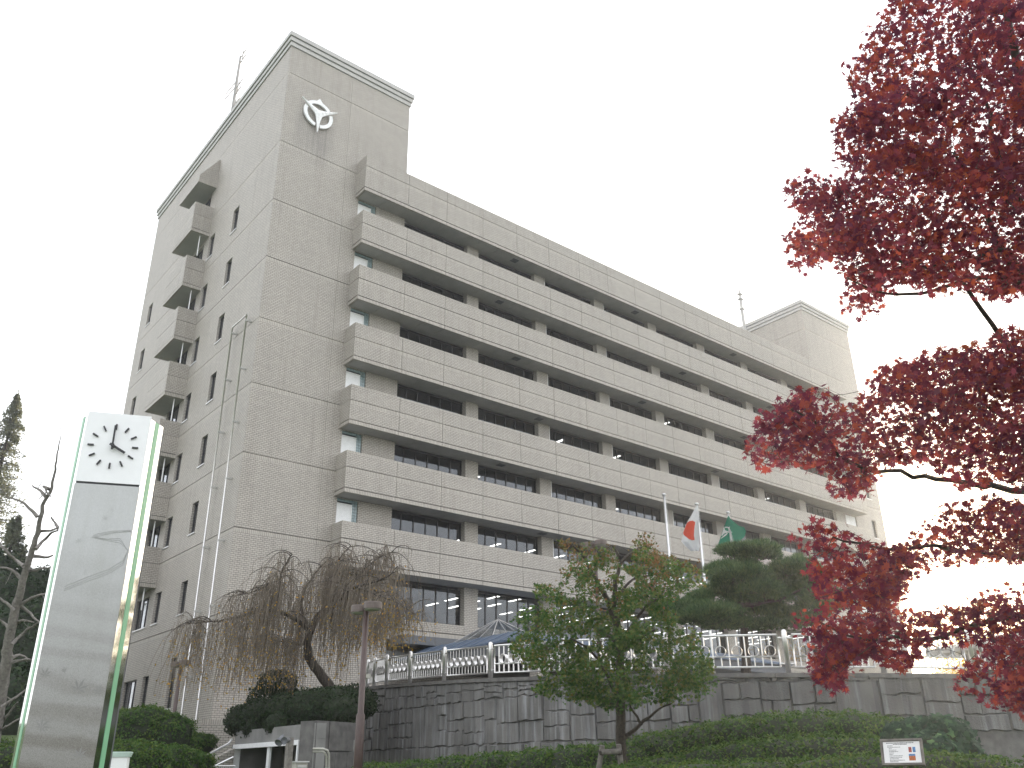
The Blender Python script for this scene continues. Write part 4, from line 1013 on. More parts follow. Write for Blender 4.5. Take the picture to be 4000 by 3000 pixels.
M['etch'] = clock_mat(); M['dial'] = plain('dial_panel', (.78, .78, .79), .25, var=.03); M['etchmark'] = plain('etched_mark', (.42, .42, .42), .4, var=.1); M['etchlight'] = plain('etched_mark_light', (.21, .205, .2), .4, var=.1)
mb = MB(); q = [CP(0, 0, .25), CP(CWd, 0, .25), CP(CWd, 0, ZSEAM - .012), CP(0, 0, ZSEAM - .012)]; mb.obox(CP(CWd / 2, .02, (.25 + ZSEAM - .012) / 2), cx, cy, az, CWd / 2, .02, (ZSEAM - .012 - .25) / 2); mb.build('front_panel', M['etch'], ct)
mb = MB(); mb.obox(CP(CWd / 2, .02, (ZSEAM + .012 + ZTOP) / 2), cx, cy, az, CWd / 2, .02, (ZTOP - ZSEAM - .012) / 2); dial = mb.build('dial_panel', M['dial'], ct)
mb = MB(); mb.obox(CP(CWd / 2, .03, ZSEAM), cx, cy, az, CWd / 2, .02, .0115); mb.build('seam', M['ink'], ct)
# chamfered mirror sides with a green strip down the middle
wch = .115; dch = .24
for s in (-1, 1):
    x0 = 0 if s < 0 else CWd; e0 = CP(x0, .0, 0); e1 = CP(x0 + s * wch, dch, 0); dirc = unit(e1 - e0); Lc = np.linalg.norm(e1 - e0); nc = np.array((-dirc[1], dirc[0], 0)); nc = nc if np.dot(nc, CAM - e0) > 0 else -nc
    for f0, f1, mt, nm, lift in ((.02, .36, 'mirror', 'mirror_strip', 0), (.37, .64, 'green_strip', 'green_strip', .004), (.65, .98, 'mirror', 'mirror_strip', 0)):
        c_ = e0 + dirc * Lc * (f0 + f1) / 2 + nc * lift + az * (.25 + ZTOP - .03) / 2
        mb = MB(); mb.obox(c_ - nc * .012, dirc, nc, az, Lc * (f1 - f0) / 2, .012, (ZTOP - .03 - .25) / 2); mb.build(nm, M[mt], ct)
mb = MB(); pts = [(0.01, .045), (CWd - .01, .045), (CWd + wch - .02, dch), (CWd + wch - .02, dch + .25), (-wch + .02, dch + .25), (-wch + .02, dch)]
lo = [CP(x, y, .25) for x, y in pts]; hi = [CP(x, y, ZTOP - .01) for x, y in pts]
for i in range(6): mb.quad(lo[i], lo[(i + 1) % 6], hi[(i + 1) % 6], hi[i])
mb.poly(hi); mb.build('body', M['darkgrey'], ct)
# dial marks and hands: four o'clock
dx_, dz_ = z_on_face(442, 1744); RX = CWd * .405
for k in range(12):
    a = k * math.pi / 6; s_, c_ = math.sin(a), math.cos(a); dirv = cx * s_ + az * c_; per = cx * c_ - az * s_
    p = CP(dx_, -.012, dz_) + dirv * RX * .86; mb = MB(); mb.obox(p, per, cy, dirv, .0085, .006, RX * .12); mb.build('hour_mark', M['ink'], dial)
for a, L_, w_, nm, y_ in ((math.radians(120), .6, .012, 'hour_hand', -.04), (math.radians(-1), .88, .0095, 'minute_hand', -.055)):
    s_, c_ = math.sin(a), math.cos(a); dirv = cx * s_ + az * c_; per = cx * c_ - az * s_; L_ *= RX
    p = CP(dx_, y_, dz_) + dirv * L_ * .38; mb = MB(); mb.obox(p, per, cy, dirv, w_, .006, L_ * .6); mb.build(nm, M['ink'], dial)
mb = MB(); mb.tube([CP(dx_, 0, dz_), CP(dx_, -.065, dz_)], .02, 10); mb.build('hub', M['ink'], dial)
# etched maple leaves and a stream line on the lower panel
def etched_leaf(px, py, sz, mt, rot):
    x, z = z_on_face(px, py); mb = MB()
    for k in range(7):
        a = rot + math.radians(-135 + 45 * k); L_ = sz * (.55, .8, 1, 1.05, 1, .8, .55)[k]; dv_ = cx * math.sin(a) + az * math.cos(a); pv = cx * math.cos(a) - az * math.sin(a); b_ = CP(x, -.0015, z)
        mb.poly([b_, b_ + dv_ * L_ * .5 + pv * L_ * .11, b_ + dv_ * L_, b_ + dv_ * L_ * .5 - pv * L_ * .11])
    mb.build('etched_leaf', M[mt], ct)
for px, py, sz, mt, ro in ((410, 2025, .045, 'etchmark', .3), (435, 1992, .03, 'etchmark', .9), (446, 2039, .012, 'etchmark', 0), (308, 2116, .045, 'etchmark', -.4), (300, 2196, .06, 'etchmark', .7), (401, 2184, .02, 'etchmark', .3), (332, 2229, .03, 'etchmark', 1.4), (391, 2330, .06, 'etchmark', .2),
                           (176, 2636, .07, 'etchlight', .2), (247, 2620, .035, 'etchlight', .9), (305, 2692, .1, 'etchlight', .4), (388, 2700, .07, 'etchlight', -.6), (160, 2840, .09, 'etchlight', .8), (309, 2952, .08, 'etchlight', .1)):
    etched_leaf(px, py, sz, mt, ro)
for off in (0, 9, 17):
    pts = [(512, 2071 + off * .3), (440, 2074 + off * .5), (375, 2086 + off * .6), (358 + off, 2098), (400 + off, 2108 - off * .2), (470, 2120 - off), (500, 2150), (480, 2190 + off), (420, 2225 + off), (350, 2250 + off), (250, 2290 + off)]
    q = np.array([CP(z_on_face(*p)[0], -.0012, z_on_face(*p)[1]) for p in pts])
    mb = MB(); mb.tube(q, .0022, 4); mb.build('etched_stream', M['etchmark'], ct)

# ------------------------------------------------------------------ notice board, gatepost, tree prop
nb_ = thing('notice_board', 'framed white notice board on a short post in front of the ivy mound', 'notice board', (*at(3540, 2985, 11)[:2], .4))
A0, A1, A2 = at(3441, 2893, 11), at(3577, 2893, 10.8), None
bx = (A1 - A0); bx = np.array((bx[0], bx[1], 0)); BW = np.linalg.norm(bx); bx /= BW; BW = .47; by = np.array((-bx[1], bx[0], 0)); by = by if np.dot(by, A0 - CAM) > 0 else -by
bz = unit(az * .93 + by * .36); bn = np.cross(bx, bz); bn = bn if np.dot(bn, CAM - A0) > 0 else -bn
BH = .30
def BP(x, z, d=0.): return A0 + bx * x - bz * z + bn * d
def bboard(x0, x1, z0, z1, d0, d1, mat, name, par):
    mb = MB(); mb.obox((BP(x0, z0, d0) + BP(x1, z1, d1)) / 2, bx, bn, bz, (x1 - x0) / 2, abs(d1 - d0) / 2, (z1 - z0) / 2); return mb.build(name, mat, par)
bboard(0, BW, 0, BH, -.03, 0, M['wood_grey'] if 'wood_grey' in M else M['timber'], 'backing_board', nb_)
for x0, x1, z0, z1 in ((-.012, BW + .012, -.012, .012), (-.012, BW + .012, BH - .012, BH + .012), (-.012, .012, .0125, BH - .0125), (BW - .012, BW + .012, .0125, BH - .0125)): bboard(x0, x1, z0, z1, -.031, .018, M['timber'], 'frame', nb_)
sh = bboard(.02, BW - .02, .02, BH - .02, .001, .004, M['white'], 'paper', nb_)
# lines of small print, too small to read in the photograph
tx = plain('print_ink', (.03, .03, .035), .8)
def mark(x0, x1, z0, z1, mat, nm): bboard(x0, x1, z0, z1, .0042, .0052, mat, nm, sh)
zz = .032
for r_, (xa, xb, hh) in enumerate(((.06, .38, .011), (.14, .30, .009), (.07, .13, .008), (.07, .22, .007), (.085, .12, .007), (.085, .17, .007), (.085, .19, .008), (.085, .14, .007), (.085, .13, .007), (.085, .24, .007), (.085, .23, .008), (.085, .19, .008), (.085, .26, .008), (.085, .18, .008))):
    x = xa
    while x < xb:
        w_ = rng.uniform(.004, .009); mark(x, min(x + w_, xb), zz, zz + hh, tx, 'print'); x += w_ + rng.uniform(.0025, .006)
    zz += .0178
pr, pblu, por = plain('picture_red', (.3, .08, .07), .7, var=.5, scale=60), plain('picture_blue', (.1, .22, .42), .7, var=.5, scale=60), plain('picture_orange', (.4, .12, .04), .7, var=.5, scale=70)
mark(.315, .35, .09, .155, pr, 'picture'); mark(.362, .395, .09, .155, pblu, 'picture'); mark(.31, .385, .175, .2, pblu, 'picture'); mark(.31, .385, .2005, .255, por, 'picture')
mb = MB(); c_ = BP(BW / 2, BH * .9, -.05); mb.tube([(c_[0], c_[1], .4), tuple(c_)], .022, 8); mb.build('post', M['timber'], nb_)

gp = thing('gatepost', 'small white tiled post with a ribbed pale green cap beside the clock tower', 'post', (*at(462, 2980, 12)[:2], .25))
g0 = at(462, 2937, 12); hw = .165; gz = float(g0[2])
mb = MB(); mb.obox((g0[0], g0[1], (.25 + gz - .07) / 2), cx, cy, az, hw * .9, hw * .9, (gz - .07 - .25) / 2); mb.build('shaft', M['white'], gp)
for k in range(3):
    mb = MB(); z = gz - .065 + k * .022; mb.obox((g0[0], g0[1], z + .01), cx, cy, az, hw + .006 * k, hw + .006 * k, .0102); mb.build('cap', plain('pale_green_cap', (.5, .62, .56), .5) if k == 0 and 'pg' not in M else M.setdefault('pg', plain('pale_green_cap', (.5, .62, .56), .5)), gp)

pg_ = thing('tree_prop', 'weathered timber prop frame lashed to the trunk of the green tree', 'tree support', (*at(2400, 2990, 16.6)[:2], .3))
for (xa, ya), (xb, yb) in (((2330, 3060), (2353, 2912)), ((2435, 3060), (2416, 2908))):
    a, b_ = at(xa, ya, 16.4), at(xb, yb, 16.5); a = b_ + (a - b_) * ((b_[2] - .3) / max(.1, b_[2] - a[2])); mb = MB(); mb.tube([a, b_], [.055, .05], 8); mb.build('leg', M['timber'], pg_)
mb = MB(); mb.tube([at(2350, 2938, 16.42), at(2425, 2934, 16.42)], .048, 8); mb.build('cross_bar', M['timber'], pg_)
for px in (2352, 2420): mb = MB(); mb.tube([at(px - 1, 2932, 16.45), at(px + 1, 2945, 16.45)], .062, 8); mb.build('lashing', M['darkbark'], pg_)

# ------------------------------------------------------------------ hedges and bushes
def blob_hedge(name, label, cat, lumps, mat, leaf, count, group=None, tpl=OVAL, core=True, up=.35, base=.2, low=-.25):
    """lumps: (centre, rx, ry, rz) clipped mounds; leaves stand on their outer skins."""
    c0 = np.mean([l[0] for l in lumps], 0); t_ = thing(name, label, cat, (c0[0], c0[1], base), group)
    areas = np.array([(l[1] * l[2] + l[2] * l[3] + l[1] * l[3]) for l in lumps]); cnt = (count * areas / areas.sum()).astype(int)
    P, Nn, S = [], [], []; mb = MB()
    for (c, rx, ry, rz), n_ in zip(lumps, cnt):
        c = np.array(c); d = unit(rng.normal(size=(n_, 3))); d[:, 2] = np.where(d[:, 2] < low, -d[:, 2], d[:, 2])
        e = np.array((rx, ry, rz)); p_ = 2.6
        nrm_ = (np.abs(d) ** p_).sum(1) ** (1 / p_); sp = d / nrm_[:, None]                 # a clipped, slightly square mound
        lump = 1 + .045 * np.sin(sp[:, 0] * 7 + c[0]) + .045 * np.sin(sp[:, 1] * 9 + c[1] * 2) + .03 * np.sin(sp[:, 2] * 8 + sp[:, 0] * 5)
        lump = lump + .06 * np.sin(sp[:, 0] * 17 + sp[:, 2] * 13 + c[1]) * np.sin(sp[:, 1] * 19 + c[0]); depth = 1 - np.abs(rng.normal(size=n_)) * .075 + np.where(rng.random(n_) < .05, rng.uniform(.05, .2, n_), 0)
        P.append(c + sp * e * (lump * depth)[:, None]); Nn.append(unit(d / e) + rng.normal(size=(n_, 3)) * .8 + np.array((0, 0, up))); S.append(rng.uniform(.6, 1.6, n_) * leaf)
        if core:
            k0 = len(mb.v); A_, B2 = 14, 8
            for i in range(B2 + 1):
                for j in range(A_):
                    ph, th = math.pi * i / B2, 2 * math.pi * j / A_; q = np.array((math.sin(ph) * math.cos(th), math.sin(ph) * math.sin(th), math.cos(ph))); q = q / (np.abs(q) ** p_).sum() ** (1 / p_)
                    mb.v.append(tuple(c + q * e * .9))
            for i in range(B2):
                for j in range(A_): mb.f.append((k0 + i * A_ + j, k0 + (i + 1) * A_ + j, k0 + (i + 1) * A_ + (j + 1) % A_, k0 + i * A_ + (j + 1) % A_)); mb.m.append(0)
    if core: o = mb.build('inner_twigs', M['hedgecore'], t_, smooth=True); o['kind'] = 'stuff'
    o = leaves('foliage', np.concatenate(P), np.concatenate(Nn), np.concatenate(S), tpl, mat, t_); o.location = -ORG[t_.name]
    return t_
def M_(px, py, D, rx, ry, rz): return (at(px, py, D), rx, ry, rz)
# long hedge under the curved wall: runs from the left, rising to the right
lump = []
for px, py, D in ((1480, 3075, 24.0), (1640, 3068, 23.0), (1800, 3055, 22.0), (1960, 3045, 21.0), (2120, 3035, 20.2), (2280, 3025, 19.6), (2440, 3018, 19.2), (2600, 2975, 19.4), (2760, 2945, 19.2), (2900, 2922, 19.0), (3040, 2908, 18.8), (3180, 2902, 18.6), (3320, 2906, 18.4), (3440, 2925, 18.2)):
    lump.append(M_(px, py, D, .95, .95, .62))
    if px > 2200: lump.append(M_(px + 40, py + 95, D - 1.3, .9, .9, .62))
blob_hedge('azalea_hedge', 'long clipped green hedge growing along the foot of the curved wall', 'hedge', lump, M['hedge'], .062, 62000, base=.25)
lump = [M_(px, py, D, .8, .8, .35) for px, py, D in ((2500, 3075, 14.0), (2750, 3070, 13.5), (3000, 3065, 13.0), (3250, 3060, 12.6), (3420, 3050, 12.3), (3600, 3040, 12.2), (3780, 3055, 12.2))]
blob_hedge('low_hedge', 'low clipped green hedge in front of the taller hedge, around the notice board', 'hedge', lump, M['hedge'], .05, 20000, base=.25)
# ivy mound
iv = thing('ivy_mound', 'mound of dark ivy with a few pale young leaves spilling beside the stone wall', 'ivy', (*at(3680, 2960, 14.5)[:2], .25))
P, Nn, S = [], [], []; mb = MB()
for px, py, D, r_, rz in ((3600, 2890, 15., .42, .36), (3690, 2905, 14.6, .5, .45), (3640, 2990, 14.2, .55, .5), (3760, 3000, 14.2, .42, .5), (3800, 3060, 14., .4, .45), (3520, 2880, 15.3, .3, .25)):
    c = at(px, py, D); n_ = 520; d = unit(rng.normal(size=(n_, 3))); d[:, 2] = np.abs(d[:, 2]) * np.where(rng.random(n_) < .75, 1, -1)
    P.append(c + d * np.array((r_, r_, rz)) * rng.uniform(.88, 1.08, (n_, 1))); Nn.append(d + rng.normal(size=(n_, 3)) * .35 + (CAM - c) / 14 * .35 + np.array((0, 0, .25))); S.append(rng.uniform(.075, .15, n_))
    k0 = len(mb.v)
    for i in range(7):
        for j in range(12):
            ph, th = math.pi * i / 6, 2 * math.pi * j / 12; mb.v.append(tuple(c + np.array((math.sin(ph) * math.cos(th) * r_, math.sin(ph) * math.sin(th) * r_, math.cos(ph) * rz)) * .9))
    for i in range(6):
        for j in range(12): mb.f.append((k0 + i * 12 + j, k0 + (i + 1) * 12 + j, k0 + (i + 1) * 12 + (j + 1) % 12, k0 + i * 12 + (j + 1) % 12)); mb.m.append(0)
o = mb.build('inner_twigs', M['hedgecore'], iv, smooth=True); o['kind'] = 'stuff'
o = leaves('foliage', np.concatenate(P), np.concatenate(Nn), np.concatenate(S), IVY, M['ivy'], iv, .12); o.location = -ORG[iv.name]
# planter hedge over the underpass
lump = [M_(px, py, D, rx, rx, rz) for px, py, D, rx, rz in ((960, 2815, 32.5, .75, .55), (1040, 2800, 32., .95, .62), (1130, 2780, 31., .95, .62), (1215, 2765, 30.5, .95, .62), (1290, 2755, 31, .95, .62), (1370, 2748, 32., .9, .62), (1010, 2840, 31.6, .6, .45), (1100, 2826, 30.2, .6, .4), (1330, 2775, 30., .7, .5))]
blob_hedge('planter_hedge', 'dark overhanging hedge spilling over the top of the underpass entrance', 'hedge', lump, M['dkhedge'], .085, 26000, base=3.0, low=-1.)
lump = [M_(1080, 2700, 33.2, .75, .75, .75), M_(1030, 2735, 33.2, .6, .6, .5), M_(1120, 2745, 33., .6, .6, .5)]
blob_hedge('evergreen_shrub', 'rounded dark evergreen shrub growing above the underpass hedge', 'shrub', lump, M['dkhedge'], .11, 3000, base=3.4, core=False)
# clipped bushes on the left slope
for lab, l_, n_ in (('large rounded clipped bush against the tiled end wall', [(555, 2855, 29, 1.15, .75), (650, 2870, 29, .85, .65), (480, 2870, 29, .8, .7)], 13000),
                    ('low clipped bush next to the white post with the green cap', [(480, 2985, 24, .85, .62), (560, 2990, 24, .75, .58)], 9000),
                    ('broad clipped bush spreading round the foot of the far lamp post', [(660, 3010, 26, .9, .68), (740, 3000, 27, .7, .5)], 10000),
                    ('small bright clipped bush between the lamp post and the plinth', [(760, 2910, 32, .75, .4), (705, 2925, 32, .4, .4)], 5000),
                    ('dark bush in the shade at the clock tower side', [(60, 2990, 24, 1.2, .55), (-60, 2980, 25, 1.2, .7), (200, 3010, 24, 1., .6)], 8000)):
    l2 = [M_(a, b_, D, r_, r_, z_) for a, b_, D, r_, z_ in l_]
    blob_hedge('clipped_bush', lab, 'bush', l2, M['hedge'], .07, n_, 'clipped bushes on the left slope', base=float(ground_z(np.array(l2[0][0][0]), np.array(l2[0][0][1]))))

# ------------------------------------------------------------------ trees
def tree(name, label, base, limbs, targets, bark, leaf_groups, rtip=.006, group=None, bend=.12, sag=0.):
    t_ = thing(name, label, 'tree', tuple(base), group); mb = MB(); grow(mb, limbs[:1], [], rtip)
    mb.build('trunk', bark, t_, smooth=True).location
    mb = MB(); grow(mb, limbs[1:] if len(limbs) > 1 else limbs, targets, rtip, bend, sag=sag); o = mb.build('branches', bark, t_, smooth=True); o['kind'] = 'stuff'
    for nm, P, Nn, S, tpl, mat, curl in leaf_groups:
        o = leaves(nm, P, Nn, S, tpl, mat, t_, curl); o.location = -ORG[t_.name]
    return t_
K4 = 4000 / 2212
def sprays(polys, Dr, nspray, per, rad, flat, k=K4, jit=14, Dfun=None):
    """Leaf sprays through the crown's volume: centres drawn inside the outline, leaves around them, stragglers outside dropped."""
    polys = [np.array(q, float) * k if k else np.array(q, float) for q in polys]; C, P = [], []
    ar = np.array([abs(np.dot(q[:, 0], np.roll(q[:, 1], 1)) - np.dot(q[:, 1], np.roll(q[:, 0], 1))) / 2 for q in polys]); ns = np.maximum(1, nspray * ar / ar.sum()).astype(int)
    for q, n_ in zip(polys, ns):
        lo, hi = q.min(0), q.max(0); got = 0
        while got < n_:
            x, y = rng.uniform(lo, hi)
            if not in_poly(np.array([x]), np.array([y]), q)[0]: continue
            D = Dfun(x, y) if Dfun else rng.uniform(*Dr); c = at(x, y, D); C.append(c); got += 1
            m_ = rng.integers(int(per * .6), int(per * 1.4)); off = rng.normal(size=(m_, 3)) * np.array((rad, rad, rad * flat)) * .6
            off[:, 2] -= .5 * (off[:, 0] ** 2 + off[:, 1] ** 2) / rad
            pts = c + off; xx, yy = project(pts); j_ = rng.normal(size=(2, m_)) * jit
            ok = np.zeros(m_, bool)
            for q2 in polys: ok |= in_poly(xx + j_[0], yy + j_[1], q2)
            P.append(pts[ok])
    return np.array(C), np.concatenate(P)
# --- red maple, close by on the right
R1 = [(1925, -30), (1905, 40), (1865, 55), (1868, 95), (1818, 172), (1850, 215), (1803, 262), (1800, 330), (1830, 385), (1790, 400), (1755, 372), (1692, 388), (1702, 432), (1735, 470), (1690, 520), (1712, 590), (1790, 560), (1832, 600), (1815, 668), (1878, 700), (1905, 660), (1960, 610), (2020, 640), (2060, 615), (2110, 640), (2170, 640), (2212, 625), (2330, 640), (2330, -30)]
R2 = [(1605, 962), (1640, 905), (1700, 850), (1790, 830), (1800, 862), (1850, 880), (1880, 805), (1960, 770), (2030, 760), (2080, 742), (2150, 720), (2330, 690), (2330, 1060), (2150, 1040), (2090, 1062), (2000, 1000), (1905, 1000), (1890, 1055), (1840, 1080), (1782, 1060), (1790, 1020), (1720, 1000), (1640, 1012), (1610, 988)]
R3 = [(1705, 1150), (1770, 1122), (1850, 1150), (1930, 1190), (1985, 1130), (2060, 1075), (2130, 1070), (2330, 1080), (2330, 1210), (2130, 1212), (2060, 1222), (1995, 1232), (1960, 1265), (1935, 1300), (1960, 1325), (2010, 1318), (2070, 1310), (2110, 1290), (2160, 1272), (2330, 1240), (2330, 1530), (2200, 1540), (2120, 1510), (2050, 1495), (2048, 1470), (2090, 1430), (2135, 1405), (2080, 1390), (2017, 1385), (1985, 1425), (1940, 1445), (1880, 1415), (1832, 1440), (1826, 1488), (1762, 1495), (1748, 1430), (1762, 1380), (1702, 1350), (1702, 1332), (1765, 1320), (1742, 1200)]
C, P = sprays([R1, R2, R3], (7.0, 10.2), 1300, 44, .25, .38)
def gaps(P, sc, ph):
    q = P / sc; return (np.sin(q[:, 0] * 2.1 + ph) * np.sin(q[:, 1] * 1.7 + 1.3 * ph) + np.sin(q[:, 2] * 2.6 + q[:, 0] * 1.1 + ph) * .8 + np.sin(q[:, 1] * 3.7 - q[:, 2] * 2.9) * .5) / 2.3
P = P[gaps(P, .30, .7) + rng.normal(size=len(P)) * .12 < .31]
base = at(4480, 2990, 9.2); base[2] = .25
A_ = lambda x, y, D: at(x * K4, y * K4, D)
limbs = [([base, A_(2420, 1350, 9.2), A_(2390, 1050, 9.2), A_(2330, 800, 9.1), A_(2290, 560, 8.9), A_(2240, 330, 8.7), A_(2190, 120, 8.5), A_(2160, -40, 8.4)], .16, .03),
         ([A_(2330, 800, 9.1), A_(2212, 610, 8.6), A_(2170, 520, 8.4), A_(2080, 575, 8.2), A_(2000, 580, 8.0), A_(1930, 560, 7.8)], .05, .012),
         ([A_(2260, 700, 9), A_(2190, 590, 8.6), A_(2140, 480, 8.5), A_(2100, 400, 8.4), A_(2060, 330, 8.3)], .05, .012),
         ([A_(2290, 560, 8.9), A_(2200, 430, 8.9), A_(2150, 350, 9.0), A_(2130, 200, 9.2), A_(2070, 100, 9.2)], .045, .012),
         ([A_(2212, 610, 8.6), A_(2120, 590, 8.5), A_(2020, 630, 8.2), A_(1900, 640, 7.9), A_(1830, 600, 7.7)], .03, .008),
         ([A_(2180, 760, 8.8), A_(2150, 715, 8.7), A_(2110, 650, 8.6), A_(2080, 610, 8.5)], .028, .02),
         ([A_(2390, 1050, 9.2), A_(2212, 930, 9.2), A_(2170, 900, 9.1), A_(2130, 870, 9.0), A_(2050, 850, 8.9)], .06, .015),
         ([A_(2400, 1120, 9.2), A_(2200, 1060, 8.8), A_(2100, 1045, 8.5), A_(1990, 1030, 8.2), A_(1900, 1010, 8.0), A_(1840, 1015, 7.9), A_(1790, 960, 7.8), A_(1760, 900, 7.7), A_(1700, 880, 7.6)], .05, .008),
         ([A_(1810, 985, 7.85), A_(1750, 940, 7.8), A_(1680, 920, 7.7), A_(1630, 930, 7.6)], .014, .006),
         ([A_(2420, 1350, 9.2), A_(2212, 1205, 8.8), A_(2100, 1190, 8.5), A_(2000, 1180, 8.3), A_(1900, 1190, 8.1), A_(1800, 1160, 7.9)], .05, .008),
         ([A_(2420, 1350, 9.2), A_(2250, 1330, 8.8), A_(2120, 1340, 8.5), A_(2060, 1370, 8.4), A_(1960, 1385, 8.2), A_(1830, 1380, 8.0), A_(1760, 1340, 7.9)], .045, .008)]
Nn = rng.normal(size=(len(P), 3)) * .75 + np.array((0, 0, .7)) + unit(CAM - P) * .35
tree('maple_tree', 'red autumn maple with spreading branches overhanging from the right of the wall', base, limbs, C, M['darkbark'], [('leaves', P, Nn, rng.uniform(.066, .118, len(P)), STAR, M['red'], .35)], .0045)
print('maple leaves', len(P))

# --- green maple in front of the wall
ZG = lambda x, y: (1900 + x * .42194, 2000 + y * .42194)
G = [(650, 230), (790, 180), (900, 260), (960, 310), (940, 390), (1060, 290), (1180, 300), (1180, 420), (1300, 420), (1340, 270), (1500, 170), (1560, 250), (1600, 370), (1690, 390), (1850, 470), (1900, 390), (1970, 430), (1960, 520), (2070, 600), (2030, 700), (1900, 710), (1700, 830), (1600, 880), (1700, 930), (1760, 960), (1740, 1060), (1900, 1080), (1990, 1130), (1990, 1250), (2090, 1300), (2100, 1500), (2150, 1640), (2000, 1740), (1800, 1760), (1500, 1780), (1300, 1840), (1100, 1840), (900, 1760), (650, 1720), (400, 1640), (430, 1570), (520, 1500), (300, 1400), (240, 1300), (200, 1180), (320, 1050), (250, 990), (380, 850), (500, 870), (470, 800), (430, 650), (600, 680), (700, 610), (590, 530), (680, 500), (760, 430), (660, 300)]
G = [ZG(*q) for q in G]
C, P = sprays([G], (15.6, 18.4), 520, 60, .2, .6, k=None, jit=9)
for x_, y_, r_ in ((1280, 420, 90), (1060, 590, 60), (1330, 640, 70), (1130, 760, 55), (1430, 950, 80), (1300, 1040, 60), (900, 1200, 70), (1000, 1330, 60), (1330, 1320, 60), (800, 640, 50), (1560, 1330, 50), (560, 860, 40), (1250, 560, 50)):
    xx, yy = project(P); c_ = ZG(x_, y_); P = P[((xx - c_[0]) ** 2 + (yy - c_[1]) ** 2) > (r_ * .42 * rng.uniform(.6, 1.2, len(P))) ** 2]
gb = at(2432, 2990, 17.); gb[2] = .25
G_ = lambda x, y, D=17.: at(*ZG(x, y), D)
limbs = [([gb, at(2428, 2900, 17), at(2425, 2800, 17), G_(1250, 1640), G_(1240, 1180), G_(1195, 1000), G_(1150, 850)], .125, .075),
         ([G_(1150, 870), G_(1080, 740, 16.9), G_(1010, 640, 16.8), G_(950, 500, 16.7), G_(900, 390, 16.7), G_(800, 310, 16.6)], .06, .02),
         ([G_(1170, 900), G_(1190, 780, 17.1), G_(1200, 640, 17.2), G_(1195, 540, 17.2), G_(1240, 460, 17.3), G_(1340, 350, 17.4), G_(1480, 315, 17.5)], .06, .02),
         ([G_(1230, 460, 17.3), G_(1215, 400, 17.3), G_(1170, 310, 17.3)], .035, .022),
         ([G_(1235, 1200), G_(1330, 1090, 16.8), G_(1430, 900, 16.6), G_(1520, 830, 16.5), G_(1640, 790, 16.4)], .05, .016),
         ([G_(1240, 1300), G_(1400, 1180, 16.7), G_(1560, 1090, 16.4)], .045, .014),
         ([G_(1235, 1250), G_(1140, 1180, 17.2), G_(1060, 1080, 17.4), G_(900, 1030, 17.6)], .045, .014),
         ([at(2428, 2760, 17), G_(1050, 1360, 16.8), G_(850, 1190, 16.5), G_(780, 1170, 16.4)], .045, .014),
         ([at(2440, 2880, 17), at(2505, 2830, 16.8), at(2560, 2770, 16.6), at(2620, 2750, 16.4)], .05, .014),
         ([at(2506, 2830, 16.8), at(2480, 2790, 16.7), at(2460, 2750, 16.6)], .03, .018),
         ([at(2422, 2770, 17), at(2370, 2735, 17.2), at(2290, 2730, 17.3), at(2210, 2690, 17.4)], .045, .014),
         ([G_(1180, 870), G_(1300, 650, 17.5), G_(1420, 590, 17.7), G_(1700, 560, 17.9)], .04, .012)]
Nn = rng.normal(size=(len(P), 3)) * .7 + np.array((0, 0, .55)) + unit(CAM - P) * .3
P = P[gaps(P, .36, 2.1) + rng.normal(size=len(P)) * .12 < .24]
Nn = rng.normal(size=(len(P), 3)) * .7 + np.array((0, 0, .55)) + unit(CAM - P) * .3
tipz = P[:, 2] + gaps(P, .5, .3) * 1.1 + rng.normal(size=len(P)) * .35 > 5.25      # tips have begun to turn
PB_, NB_ = P[tipz], Nn[tipz]; P, Nn = P[~tipz], Nn[~tipz]
tree('green_maple_tree', 'green leafy maple with browning tips standing in front of the stone wall', gb, limbs, C, M['bark'], [('leaves', P, Nn, rng.uniform(.07, .12, len(P)), STAR5, M['green'], .35), ('turning_leaves', PB_, NB_, rng.uniform(.06, .1, len(PB_)), STAR5, M['turn'], .35)], .006)
print('green leaves', len(P))

# --- clipped pine behind the fence
ZP = lambda x, y: (2300 + x * .54259, 1800 + y * .54259)
pads = [(1160, 660, 225, 45), (1010, 650, 100, 35), (1300, 690, 90, 35), (960, 790, 130, 45), (1080, 835, 230, 55), (1480, 775, 180, 50), (1370, 850, 180, 45), (1590, 900, 140, 70), (960, 950, 180, 55), (1230, 930, 170, 50), (1480, 960, 170, 55), (700, 1075, 220, 50), (560, 1090, 110, 35), (880, 1110, 240, 60), (1240, 1085, 190, 55), (1600, 1050, 110, 55), (1420, 1120, 160, 50), (950, 1190, 150, 35), (1250, 1190, 160, 35), (1500, 1190, 120, 40), (1505, 710, 30, 18), (1700 - 80, 980, 90, 50), (1100, 1010, 150, 40), (800, 1000, 100, 40), (1330, 1000, 150, 45), (1120, 760, 120, 30), (720, 1150, 160, 35), (1650, 1130, 80, 40), (1080, 1180, 120, 40), (1690, 860, 90, 45), (1700, 960, 110, 50), (1720, 1070, 100, 45), (1600, 800, 90, 30)]
TP, TN, C = [], [], []
